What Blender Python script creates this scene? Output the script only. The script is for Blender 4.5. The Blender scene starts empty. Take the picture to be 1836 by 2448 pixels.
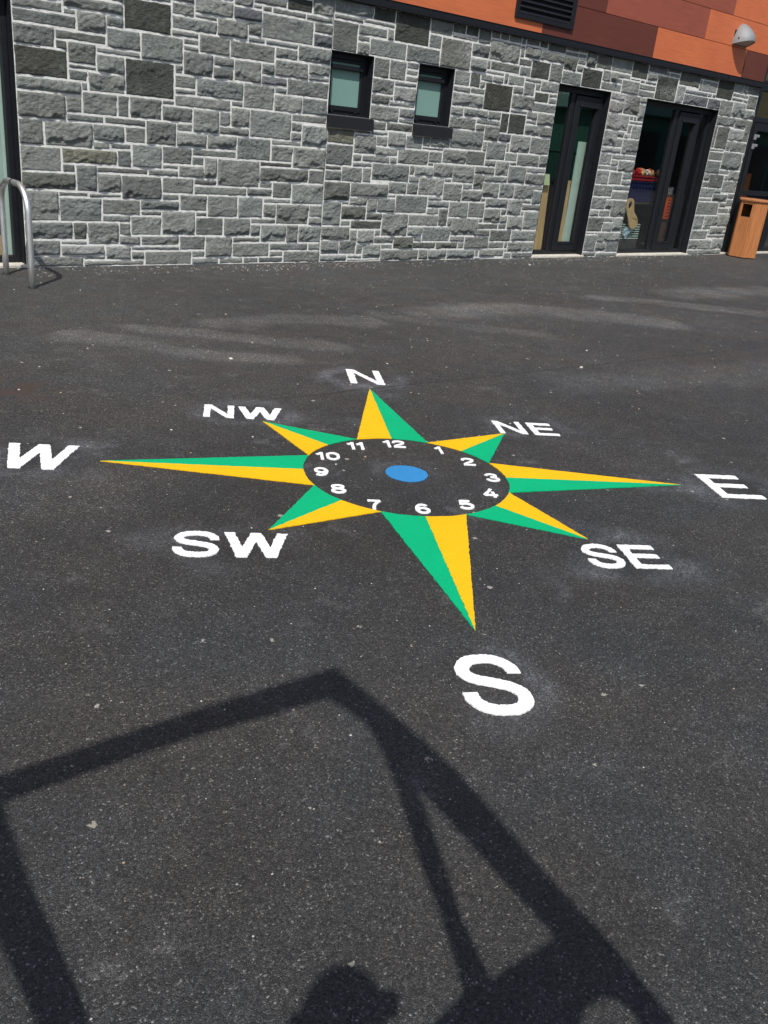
import bpy, bmesh, math, random
from mathutils import Vector, Matrix, noise
sc = bpy.context.scene
R = math.radians
# ---------------------------------------------------------------- camera
F, PITCH, ROLL, YAW = 2117.0, 0.414391, 0.109091, 0.740605
def cam_axes():
    cy, sy = math.cos(YAW), math.sin(YAW)
    f0 = Vector((sy, cy, 0)); r0 = Vector((cy, -sy, 0)); u0 = Vector((0, 0, 1))
    f = f0*math.cos(PITCH) - u0*math.sin(PITCH); u = u0*math.cos(PITCH) + f0*math.sin(PITCH)
    r = r0*math.cos(ROLL) + u*math.sin(ROLL); u = u*math.cos(ROLL) - r0*math.sin(ROLL)
    return r, u, f
cd = bpy.data.cameras.new('camera'); cam = bpy.data.objects.new('camera', cd); sc.collection.objects.link(cam)
r_, u_, f_ = cam_axes()
m = Matrix.Identity(4)
for i in range(3):
    m[i][0] = r_[i]; m[i][1] = u_[i]; m[i][2] = -f_[i]
m[2][3] = 1.6
cam.matrix_world = m
cd.sensor_fit = 'VERTICAL'; cd.sensor_height = 24; cd.lens = 24*F/2448
cd.clip_start = 0.02; cd.clip_end = 2000
sc.camera = cam
# ---------------------------------------------------------------- sky and sun
SUNV = Vector((0.55, 0.54, -1.0)).normalized()        # the way the sunlight travels
w = bpy.data.worlds.new('World'); sc.world = w; w.use_nodes = True
wn = w.node_tree.nodes; wl = w.node_tree.links
bg = wn['Background']; sky = wn.new('ShaderNodeTexSky')
sky.sky_type = 'NISHITA'; sky.sun_disc = False
sky.sun_elevation = math.asin(-SUNV.z); sky.sun_rotation = math.atan2(-SUNV.x, -SUNV.y)
sky.air_density = 1.0; sky.dust_density = 1.5
wl.new(sky.outputs[0], bg.inputs[0]); bg.inputs[1].default_value = 0.11
sd = bpy.data.lights.new('sun', 'SUN'); sd.energy = 4.2; sd.angle = R(0.55); sd.color = (1.0, 0.965, 0.91)
so = bpy.data.objects.new('sun', sd); sc.collection.objects.link(so)
so.rotation_euler = SUNV.to_track_quat('-Z', 'Y').to_euler(); so.location = (-6, -6, 12)
sc.view_settings.view_transform = 'Standard'; sc.view_settings.look = 'None'
sc.view_settings.exposure = 0.0; sc.view_settings.gamma = 1.0
WY = 8.64                                              # the wall's face
# ---------------------------------------------------------------- materials
def mat(name, col=(.5, .5, .5), rough=.6, metal=0.0, spec=.5):
    mt = bpy.data.materials.new(name); mt.use_nodes = True
    b = mt.node_tree.nodes['Principled BSDF']
    b.inputs['Base Color'].default_value = (*col, 1); b.inputs['Roughness'].default_value = rough
    b.inputs['Metallic'].default_value = metal; b.inputs['Specular IOR Level'].default_value = spec
    return mt
class N:
    def __init__(s, mt): s.t = mt.node_tree; s.b = s.t.nodes['Principled BSDF']
    def n(s, typ, **kw):
        o = s.t.nodes.new('ShaderNode'+typ)
        for k, v in kw.items():
            if k in o.inputs: o.inputs[k].default_value = v
            else: setattr(o, k, v)
        return o
    def l(s, a, b): s.t.links.new(a, b)
    def ramp(s, src, stops):
        r = s.n('ValToRGB'); el = r.color_ramp.elements
        while len(el) < len(stops): el.new(0.5)
        for e, (p, c) in zip(el, stops):
            e.position = p; e.color = (c, c, c, 1) if isinstance(c, (int, float)) else (*c, 1)
        s.l(src, r.inputs[0]); return r.outputs[0]
    def mix(s, mode, fac, a, b):
        x = s.n('Mix', data_type='RGBA', blend_type=mode)
        for v, i in ((fac, 0), (a, 6), (b, 7)):
            if isinstance(v, (int, float)): x.inputs[i].default_value = v if i == 0 else (v, v, v, 1)
            elif isinstance(v, tuple): x.inputs[i].default_value = (*v, 1)
            else: s.l(v, x.inputs[i])
        return x.outputs[2]
    def math(s, op, a, b=0.0, clamp=False):
        x = s.n('Math', operation=op, use_clamp=clamp)
        for v, i in ((a, 0), (b, 1)):
            if isinstance(v, (int, float)): x.inputs[i].default_value = v
            else: s.l(v, x.inputs[i])
        return x.outputs[0]
    def bump(s, h, dist, strength=1.0, chain=None):
        x = s.n('Bump'); x.inputs['Strength'].default_value = strength; x.inputs['Distance'].default_value = dist
        s.l(h, x.inputs['Height'])
        if chain is not None: s.l(chain, x.inputs['Normal'])
        return x.outputs[0]
    def pos(s): return s.n('NewGeometry').outputs['Position']
def noisy(name, col, rough=.6, metal=0., scale=8., amt=.25, bump=0., bscale=60., stretch=None, spec=.5):
    mt = mat(name, col, rough, metal, spec); k = N(mt)
    v = k.n('TexCoord').outputs['Object']
    if stretch:
        mp = k.n('Mapping'); mp.inputs['Scale'].default_value = stretch; k.l(v, mp.inputs[0]); v = mp.outputs[0]
    nz = k.n('TexNoise', Scale=scale, Detail=6.0, Roughness=.6); k.l(v, nz.inputs['Vector'])
    f = k.ramp(nz.outputs[0], [(.25, 1-amt), (.75, 1+amt*.6)])
    k.l(k.mix('MULTIPLY', 1.0, col, f), k.b.inputs['Base Color'])
    k.l(k.ramp(nz.outputs[0], [(.3, max(rough-.06, .05)), (.7, min(rough+.1, 1.))]), k.b.inputs['Roughness'])
    if bump:
        n2 = k.n('TexNoise', Scale=bscale, Detail=4.0); k.l(v, n2.inputs['Vector'])
        k.l(k.bump(n2.outputs[0], bump), k.b.inputs['Normal'])
    return mt

def asphalt_mat():
    mt = mat('asphalt', (.06,)*3, .8); k = N(mt); p = k.pos()
    # stone chips set in black binder
    wv = k.n('TexNoise', Scale=60.0, Detail=2.0); k.l(p, wv.inputs['Vector'])
    wp = k.n('VectorMath', operation='MULTIPLY_ADD'); k.l(wv.outputs['Color'], wp.inputs[0]); wp.inputs[1].default_value = (.010,)*3; k.l(p, wp.inputs[2])
    pv = wp.outputs[0]
    v1 = k.n('TexVoronoi', Scale=215.0); k.l(pv, v1.inputs['Vector'])
    v2 = k.n('TexVoronoi', Scale=215.0, feature='DISTANCE_TO_EDGE'); k.l(pv, v2.inputs['Vector'])
    sep = k.n('SeparateColor'); k.l(v1.outputs['Color'], sep.inputs[0])
    chip = k.ramp(sep.outputs[0], [(0., .014), (.35, .034), (.75, .054), (.95, .085), (.988, .19)])
    edge = k.ramp(v2.outputs['Distance'], [(.0, .45), (.16, 1.)])
    col = k.mix('MULTIPLY', 1.0, chip, edge)
    fine = k.n('TexNoise', Scale=260.0, Detail=4.0, Roughness=.75); k.l(p, fine.inputs['Vector'])
    col = k.mix('MULTIPLY', 1.0, col, k.ramp(fine.outputs[0], [(.3, .55), (.7, 1.55)]))
    # tint of the chips, brown against blue grey
    tint = k.ramp(sep.outputs[1], [(0., (1.07, 1.0, .88)), (.5, (1., 1.01, .95)), (1., (.95, 1.0, 1.0))])
    col = k.mix('MULTIPLY', 1.0, col, tint)
    # broad unevenness
    b1 = k.n('TexNoise', Scale=.55, Detail=5.0, Roughness=.55); k.l(p, b1.inputs['Vector'])
    b2 = k.n('TexNoise', Scale=5.0, Detail=8.0, Roughness=.65); k.l(p, b2.inputs['Vector'])
    b3 = k.n('TexNoise', Scale=1.7, Detail=4.0, Distortion=.6); k.l(p, b3.inputs['Vector'])
    col = k.mix('MULTIPLY', 1.0, col, k.ramp(b1.outputs[0], [(.3, .80), (.7, 1.22)]))
    col = k.mix('MULTIPLY', 1.0, col, k.ramp(b2.outputs[0], [(.25, .74), (.75, 1.32)]))
    warm = k.ramp(b3.outputs[0], [(.35, (.96, .99, 1.04)), (.65, (1.08, 1.0, .93))])
    col = k.mix('MULTIPLY', 1.0, col, warm)
    # paint haze, stains and sheen painted as lighter colour, brought in on the mesh
    at = k.n('Attribute', attribute_name='dust').outputs['Fac']
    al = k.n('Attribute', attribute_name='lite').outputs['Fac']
    ab = k.n('Attribute', attribute_name='rust').outputs['Fac']
    spk = k.ramp(sep.outputs[2], [(.25, .15), (.8, 1.)])
    dn = k.n('TexNoise', Scale=26.0, Detail=5.0, Roughness=.75); k.l(p, dn.inputs['Vector'])
    dm = k.math('MULTIPLY', k.math('MULTIPLY', at, k.ramp(dn.outputs[0], [(.30, .05), (.70, .85)])), spk, True)
    col = k.mix('MIX', dm, col, (.36, .38, .42))
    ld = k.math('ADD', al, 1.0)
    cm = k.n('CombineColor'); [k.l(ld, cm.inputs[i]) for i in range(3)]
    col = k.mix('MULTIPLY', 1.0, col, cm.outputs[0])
    col = k.mix('MIX', k.math('MULTIPLY', ab, k.ramp(b2.outputs[0], [(.4, .0), (.6, .75)]), True), col, (.062, .040, .031))
    # scattered chalky scuffs
    s1 = k.n('TexNoise', Scale=2.6, Detail=9.0, Roughness=.78); k.l(p, s1.inputs['Vector'])
    sc1 = k.math('MULTIPLY', k.ramp(s1.outputs[0], [(.575, 0.), (.72, .62)]), spk)
    col = k.mix('MIX', sc1, col, (.27, .27, .265))
    # single pale chips: white, tan, orange
    w3 = k.n('TexNoise', Scale=70.0, Detail=4.0, Roughness=.7); k.l(p, w3.inputs['Vector']); wq = k.n('VectorMath', operation='MULTIPLY_ADD'); k.l(w3.outputs['Color'], wq.inputs[0]); wq.inputs[1].default_value = (.035,)*3; k.l(p, wq.inputs[2])
    v3 = k.n('TexVoronoi', Scale=26.0); k.l(wq.outputs[0], v3.inputs['Vector'])
    s3 = k.n('SeparateColor'); k.l(v3.outputs['Color'], s3.inputs[0])
    sel = k.math('MULTIPLY', k.math('GREATER_THAN', s3.outputs[0], .950), k.math('LESS_THAN', v3.outputs['Distance'], k.math('MULTIPLY', k.math('POWER', s3.outputs[1], 2.5), .30)))
    wc = k.ramp(s3.outputs[2], [(0., (.5, .33, .18)), (.3, (.42, .38, .3)), (1., (.62, .62, .58))])
    col = k.mix('MIX', k.math('MULTIPLY', sel, .8), col, wc)
    # laid joint between two paving runs
    sx = k.n('SeparateXYZ'); k.l(p, sx.inputs[0])
    jn = k.n('TexNoise', Scale=3.0, Detail=6.0, Roughness=.7); k.l(p, jn.inputs['Vector'])
    line = k.math('SUBTRACT', sx.outputs[1], k.math('ADD', k.math('MULTIPLY', sx.outputs[0], -.0640), 4.478))
    line = k.math('ADD', line, k.math('MULTIPLY', k.math('SUBTRACT', jn.outputs[0], .5), .12))
    ln = k.ramp(k.math('ABSOLUTE', line), [(.0, .8), (.008, .6), (.018, 0.)])
    gate = k.math('MULTIPLY', ln, k.ramp(b2.outputs[0], [(.40, .2), (.56, 1.)]))
    gate = k.math('MULTIPLY', gate, k.math('GREATER_THAN', sx.outputs[0], 2.8))
    col = k.mix('MIX', gate, col, (.018, .017, .016))
    k.l(col, k.b.inputs['Base Color'])
    k.l(k.ramp(sep.outputs[1], [(0., .55), (1., .9)]), k.b.inputs['Roughness'])
    k.b.inputs['Specular IOR Level'].default_value = .6
    h = k.math('ADD', k.ramp(v2.outputs['Distance'], [(0., 0.), (.3, 1.)]), k.math('MULTIPLY', sep.outputs[2], .8))
    nb = k.bump(b2.outputs[0], .010, .6)
    nb = k.bump(h, .0020, .8, nb); nb = k.bump(fine.outputs[0], .0012, .8, nb)
    k.l(nb, k.b.inputs['Normal'])
    return mt
def paint_mat(name, col):
    mt = mat(name, col, .6, 0., .15); k = N(mt); p = k.pos()
    a = k.n('TexNoise', Scale=90.0, Detail=5.0, Roughness=.7); k.l(p, a.inputs['Vector'])
    b = k.n('TexNoise', Scale=4.0, Detail=6.0); k.l(p, b.inputs['Vector'])
    c = k.mix('MULTIPLY', 1.0, col, k.ramp(a.outputs[0], [(.3, .93), (.65, 1.02)]))
    c = k.mix('MULTIPLY', 1.0, c, k.ramp(b.outputs[0], [(.3, .95), (.7, 1.03)]))
    v = k.n('TexVoronoi', Scale=215.0); k.l(p, v.inputs['Vector'])
    sp = k.n('SeparateColor'); k.l(v.outputs['Color'], sp.inputs[0])
    pit = k.math('MULTIPLY', k.math('GREATER_THAN', sp.outputs[0], .985), k.math('LESS_THAN', v.outputs['Distance'], .30))
    c = k.mix('MIX', k.math('MULTIPLY', pit, .55), c, (.1, .1, .1))
    k.l(c, k.b.inputs['Base Color'])
    v.inputs['Scale'].default_value = 215.
    k.l(k.bump(v.outputs['Distance'], .0016, .7, k.bump(a.outputs[0], .0012, .6)), k.b.inputs['Normal'])
    return mt
def stone_mat():
    mt = mat('stone', (.3,)*3, .85); k = N(mt); p = k.pos()
    c = k.n('Attribute', attribute_name='col').outputs['Color']
    st = k.n('Attribute', attribute_name='stain').outputs['Fac']
    a = k.n('TexNoise', Scale=9.0, Detail=8.0, Roughness=.7); k.l(p, a.inputs['Vector'])
    b = k.n('TexNoise', Scale=48.0, Detail=7.0, Roughness=.8); k.l(p, b.inputs['Vector'])
    mp = k.n('Mapping'); mp.inputs['Scale'].default_value = (1, 1, 1.9); mp.inputs['Rotation'].default_value = (0, .6, 0); k.l(p, mp.inputs[0])
    g = k.n('TexNoise', Scale=24.0, Detail=9.0, Roughness=.72, Distortion=.5); k.l(mp.outputs[0], g.inputs['Vector'])
    c = k.mix('MULTIPLY', 1.0, c, k.ramp(a.outputs[0], [(.3, .80), (.7, 1.18)]))
    c = k.mix('MULTIPLY', 1.0, c, k.ramp(b.outputs[0], [(.25, .55), (.75, 1.40)]))
    pale = k.ramp(a.outputs[0], [(.56, 0.), (.72, .35)])
    c = k.mix('MIX', pale, c, (.32, .33, .31))
    s = k.math('MULTIPLY', st, k.ramp(g.outputs[0], [(.42, 0.), (.60, .9)]), True)
    c = k.mix('MIX', s, c, (.55, .55, .54))
    k.l(c, k.b.inputs['Base Color']); k.b.inputs['Specular IOR Level'].default_value = .25
    k.l(k.bump(b.outputs[0], .010, .7, k.bump(g.outputs[0], .040, 1.0)), k.b.inputs['Normal'])
    return mt
def glass_mat(name, tint=(.95, .96, .95), ior=1.5):
    mt = bpy.data.materials.new(name); mt.use_nodes = True; t = mt.node_tree
    t.nodes.remove(t.nodes['Principled BSDF'])
    tr = t.nodes.new('ShaderNodeBsdfTransparent'); tr.inputs[0].default_value = (*tint, 1)
    gl = t.nodes.new('ShaderNodeBsdfGlossy'); gl.inputs['Roughness'].default_value = .015
    fr = t.nodes.new('ShaderNodeFresnel')
    ge = t.nodes.new('ShaderNodeNewGeometry'); mr = t.nodes.new('ShaderNodeMapRange')      # the same reflectance from either side of the sheet
    mr.inputs['To Min'].default_value = ior; mr.inputs['To Max'].default_value = 1/ior
    t.links.new(ge.outputs['Backfacing'], mr.inputs['Value']); t.links.new(mr.outputs[0], fr.inputs[0])
    mx = t.nodes.new('ShaderNodeMixShader')
    mm = t.nodes.new('ShaderNodeMath'); mm.operation = 'MULTIPLY'; mm.inputs[1].default_value = 1.7; mm.use_clamp = True
    t.links.new(fr.outputs[0], mm.inputs[0]); t.links.new(mm.outputs[0], mx.inputs[0])
    t.links.new(tr.outputs[0], mx.inputs[1]); t.links.new(gl.outputs[0], mx.inputs[2])
    t.links.new(mx.outputs[0], t.nodes['Material Output'].inputs[0])
    return mt
def cladding_mat(name, col):
    mt = mat(name, col, .5); k = N(mt); p = k.pos()
    mp = k.n('Mapping'); mp.inputs['Scale'].default_value = (1., 1., 14.); k.l(p, mp.inputs[0])
    a = k.n('TexNoise', Scale=3.0, Detail=8.0, Roughness=.7, Distortion=.3); k.l(mp.outputs[0], a.inputs['Vector'])
    b = k.n('TexNoise', Scale=2.0, Detail=3.0); k.l(p, b.inputs['Vector'])
    c = k.mix('MULTIPLY', 1.0, col, k.ramp(a.outputs[0], [(.3, .86), (.7, 1.12)]))
    c = k.mix('MULTIPLY', 1.0, c, k.ramp(b.outputs[0], [(.3, .94), (.7, 1.05)]))
    k.l(c, k.b.inputs['Base Color']); k.b.inputs['Specular IOR Level'].default_value = .3
    k.l(k.bump(a.outputs[0], .0015, .4), k.b.inputs['Normal'])
    return mt
M = dict(
    asphalt=asphalt_mat(), stone=stone_mat(),
    mortar=noisy('mortar', (.82, .81, .76), .9, scale=14., amt=.30, bump=.006, bscale=120.),
    sealant=noisy('sealant', (.30, .31, .30), .8),
    white=paint_mat('white_paint', (.93, .93, .93)), green=paint_mat('green_paint', (.001, .43, .18)),
    yellow=paint_mat('yellow_paint', (.88, .50, .010)), blue=paint_mat('blue_paint', (.04, .25, .55)),
    dark=noisy('dark_metal', (.010, .011, .014), .5, scale=20., amt=.2, spec=.35),
    dark2=noisy('dark_sill', (.011, .012, .015), .6, scale=30., amt=.3, bump=.001),
    black=mat('black_rubber', (.012, .012, .013), .6),
    glass=glass_mat('window_glass'), frost=noisy('frosted_glass', (.20, .345, .30), .18, scale=2., amt=.08),
    orange=cladding_mat('orange_panel', (.62, .165, .065)), brown=cladding_mat('brown_panel', (.135, .038, .026)),
    redbrown=cladding_mat('red_brown_panel', (.32, .085, .052)),
    steel=noisy('brushed_steel', (.92, .92, .89), .45, 1.0, scale=30., amt=.12, stretch=(6, 6, .5)),
    silver=noisy('silver_paint', (.28, .29, .30), .68, .4, scale=30., amt=.06),
    lens=mat('frosted_lens', (.5, .52, .48), .4), thresh=noisy('threshold', (.62, .58, .50), .8, scale=12., amt=.3, bump=.002),
    wood=noisy('bin_wood', (.46, .175, .058), .5, scale=5., amt=.30, bump=.0015, bscale=40., stretch=(9, 9, .7)),
    woodtop=noisy('bin_top_wood', (.42, .17, .065), .5, scale=6., amt=.3, stretch=(1, 7, 1)),
    tan=noisy('planed_timber', (.68, .48, .22), .6, scale=4., amt=.3, stretch=(8, 8, .6)),
    pale=noisy('pale_green_board', (.58, .78, .68), .6, scale=4., amt=.12),
    lime=noisy('lime_card', (.58, .75, .42), .7, amt=.15), floor=noisy('interior_floor', (.07, .065, .06), .5),
    inner=noisy('interior_wall', (.05, .052, .045), .8), red=noisy('red_plastic', (.50, .03, .04), .4),
    navy=noisy('blue_plastic', (.018, .022, .09), .4), orangep=noisy('orange_plastic', (.75, .10, .01), .4),
    cloth=noisy('blue_cloth', (.45, .62, .68), .8), paper=noisy('paper', (.75, .75, .75), .8),
    shed=noisy('shed_green', (.03, .17, .11), .6), roofg=noisy('shed_roof', (.22, .42, .36), .6),
    hill=noisy('hill_scrub', (.12, .105, .05), .95, scale=.15, amt=.5),
    skin=noisy('skin', (.5, .3, .22), .5), hair=noisy('hair', (.05, .03, .02), .7), jacket=noisy('jacket', (.05, .06, .09), .8),
    roof=noisy('roof_felt', (.08, .08, .085), .9),
)
# ---------------------------------------------------------------- object helpers
COL = sc.collection
def tag(o, label=None, cat=None, group=None, kind=None):
    if label: o['label'] = label
    if cat: o['category'] = cat
    if group: o['group'] = group
    if kind: o['kind'] = kind
    return o
def empty(name, loc=(0, 0, 0), label=None, cat=None, group=None):
    o = bpy.data.objects.new(name, None); COL.objects.link(o); o.location = loc; o.empty_display_size = .1
    return tag(o, label, cat, group)
class MB:
    """collects geometry for ONE mesh object"""
    def __init__(s): s.v = []; s.f = []; s.mi = []; s.sm = []
    def face(s, pts, mi=0, sm=False):
        i = len(s.v); s.v += [tuple(p) for p in pts]; s.f.append(tuple(range(i, i+len(pts)))); s.mi.append(mi); s.sm.append(sm)
    def box(s, x0, y0, z0, x1, y1, z1, mi=0, bev=0.0):
        if bev > 0:
            b = bev
            i = len(s.v)
            # chamfered box as a convex hull of 24 points
            pts = []
            for x, sx in ((x0, 1), (x1, -1)):
                for y, sy in ((y0, 1), (y1, -1)):
                    for z, sz in ((z0, 1), (z1, -1)):
                        pts += [(x, y+sy*b, z+sz*b), (x+sx*b, y, z+sz*b), (x+sx*b, y+sy*b, z)]
            bm = bmesh.new(); [bm.verts.new(p) for p in pts]
            bmesh.ops.convex_hull(bm, input=bm.verts); bmesh.ops.dissolve_limit(bm, angle_limit=.01, verts=bm.verts, edges=bm.edges)
            bm.verts.index_update(); s.v += [tuple(q.co) for q in bm.verts]
            for f in bm.faces: s.f.append(tuple(i+q.index for q in f.verts)); s.mi.append(mi); s.sm.append(False)
            bm.free(); return
        i = len(s.v)
        s.v += [(x0, y0, z0), (x1, y0, z0), (x1, y1, z0), (x0, y1, z0), (x0, y0, z1), (x1, y0, z1), (x1, y1, z1), (x0, y1, z1)]
        for f in ((0, 3, 2, 1), (4, 5, 6, 7), (0, 1, 5, 4), (1, 2, 6, 5), (2, 3, 7, 6), (3, 0, 4, 7)):
            s.f.append(tuple(i+q for q in f)); s.mi.append(mi); s.sm.append(False)
    def hexa(s, lo, hi, mi=0):
        """prism between two point loops of equal length"""
        i = len(s.v); n = len(lo); s.v += [tuple(p) for p in lo]+[tuple(p) for p in hi]
        s.f.append(tuple(i+q for q in reversed(range(n)))); s.f.append(tuple(i+n+q for q in range(n)))
        s.mi += [mi, mi]; s.sm += [False, False]
        for q in range(n):
            r = (q+1) % n; s.f.append((i+q, i+r, i+n+r, i+n+q)); s.mi.append(mi); s.sm.append(False)
    def grid(s, rows, mi=0, sm=True, closed=False):
        i = len(s.v); nr = len(rows); nc = len(rows[0])
        for r in rows: s.v += [tuple(p) for p in r]
        for a in range(nr-1):
            for b in range(nc if closed else nc-1):
                c = (b+1) % nc
                s.f.append((i+a*nc+b, i+a*nc+c, i+(a+1)*nc+c, i+(a+1)*nc+b)); s.mi.append(mi); s.sm.append(sm)
        return i
    def tube(s, pts, r, n=16, mi=0, caps=True):
        pts = [Vector(p) for p in pts]; rows = []; up = None
        for j, p in enumerate(pts):
            t = (pts[min(j+1, len(pts)-1)]-pts[max(j-1, 0)]).normalized()
            if up is None:
                up = t.orthogonal().normalized()
            up = (up - t*up.dot(t)).normalized(); sd = t.cross(up)
            rr = r[j] if isinstance(r, (list, tuple)) else r
            rows.append([p+(up*math.cos(a)+sd*math.sin(a))*rr for a in [2*math.pi*q/n for q in range(n)]])
        i = s.grid(rows, mi, True, True)
        if caps:
            s.f.append(tuple(i+q for q in reversed(range(n)))); e = i+(len(pts)-1)*n; s.f.append(tuple(e+q for q in range(n)))
            s.mi += [mi, mi]; s.sm += [False, False]
    def build(s, name, mats, parent=None, fix=True, attrs=None):
        me = bpy.data.meshes.new(name); me.from_pydata(s.v, [], s.f)
        for q in (mats if isinstance(mats, (list, tuple)) else [mats]): me.materials.append(q)
        me.polygons.foreach_set('material_index', s.mi); me.polygons.foreach_set('use_smooth', s.sm)
        if attrs:
            for an, (ty, data) in attrs.items():
                at = me.attributes.new(an, ty, 'POINT')
                at.data.foreach_set('color' if ty == 'FLOAT_COLOR' else 'value', data)
        me.update()
        if fix:
            bm = bmesh.new(); bm.from_mesh(me); bmesh.ops.recalc_face_normals(bm, faces=bm.faces); bm.to_mesh(me); bm.free()
        o = bpy.data.objects.new(name, me); COL.objects.link(o)
        if parent: o.parent = parent; o.matrix_parent_inverse = Matrix.Translation(parent.location).inverted() if parent.type == 'EMPTY' else Matrix.Identity(4)
        return o
def rebase(o, loc):
    """move a mesh object's origin to loc without moving its shape"""
    o.data.transform(Matrix.Translation(-Vector(loc))); o.location = loc; return o
def fbm(x, y, z=0., o=4):
    return noise.fractal(Vector((x, y, z)), 1.0, 2.0, o)
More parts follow.
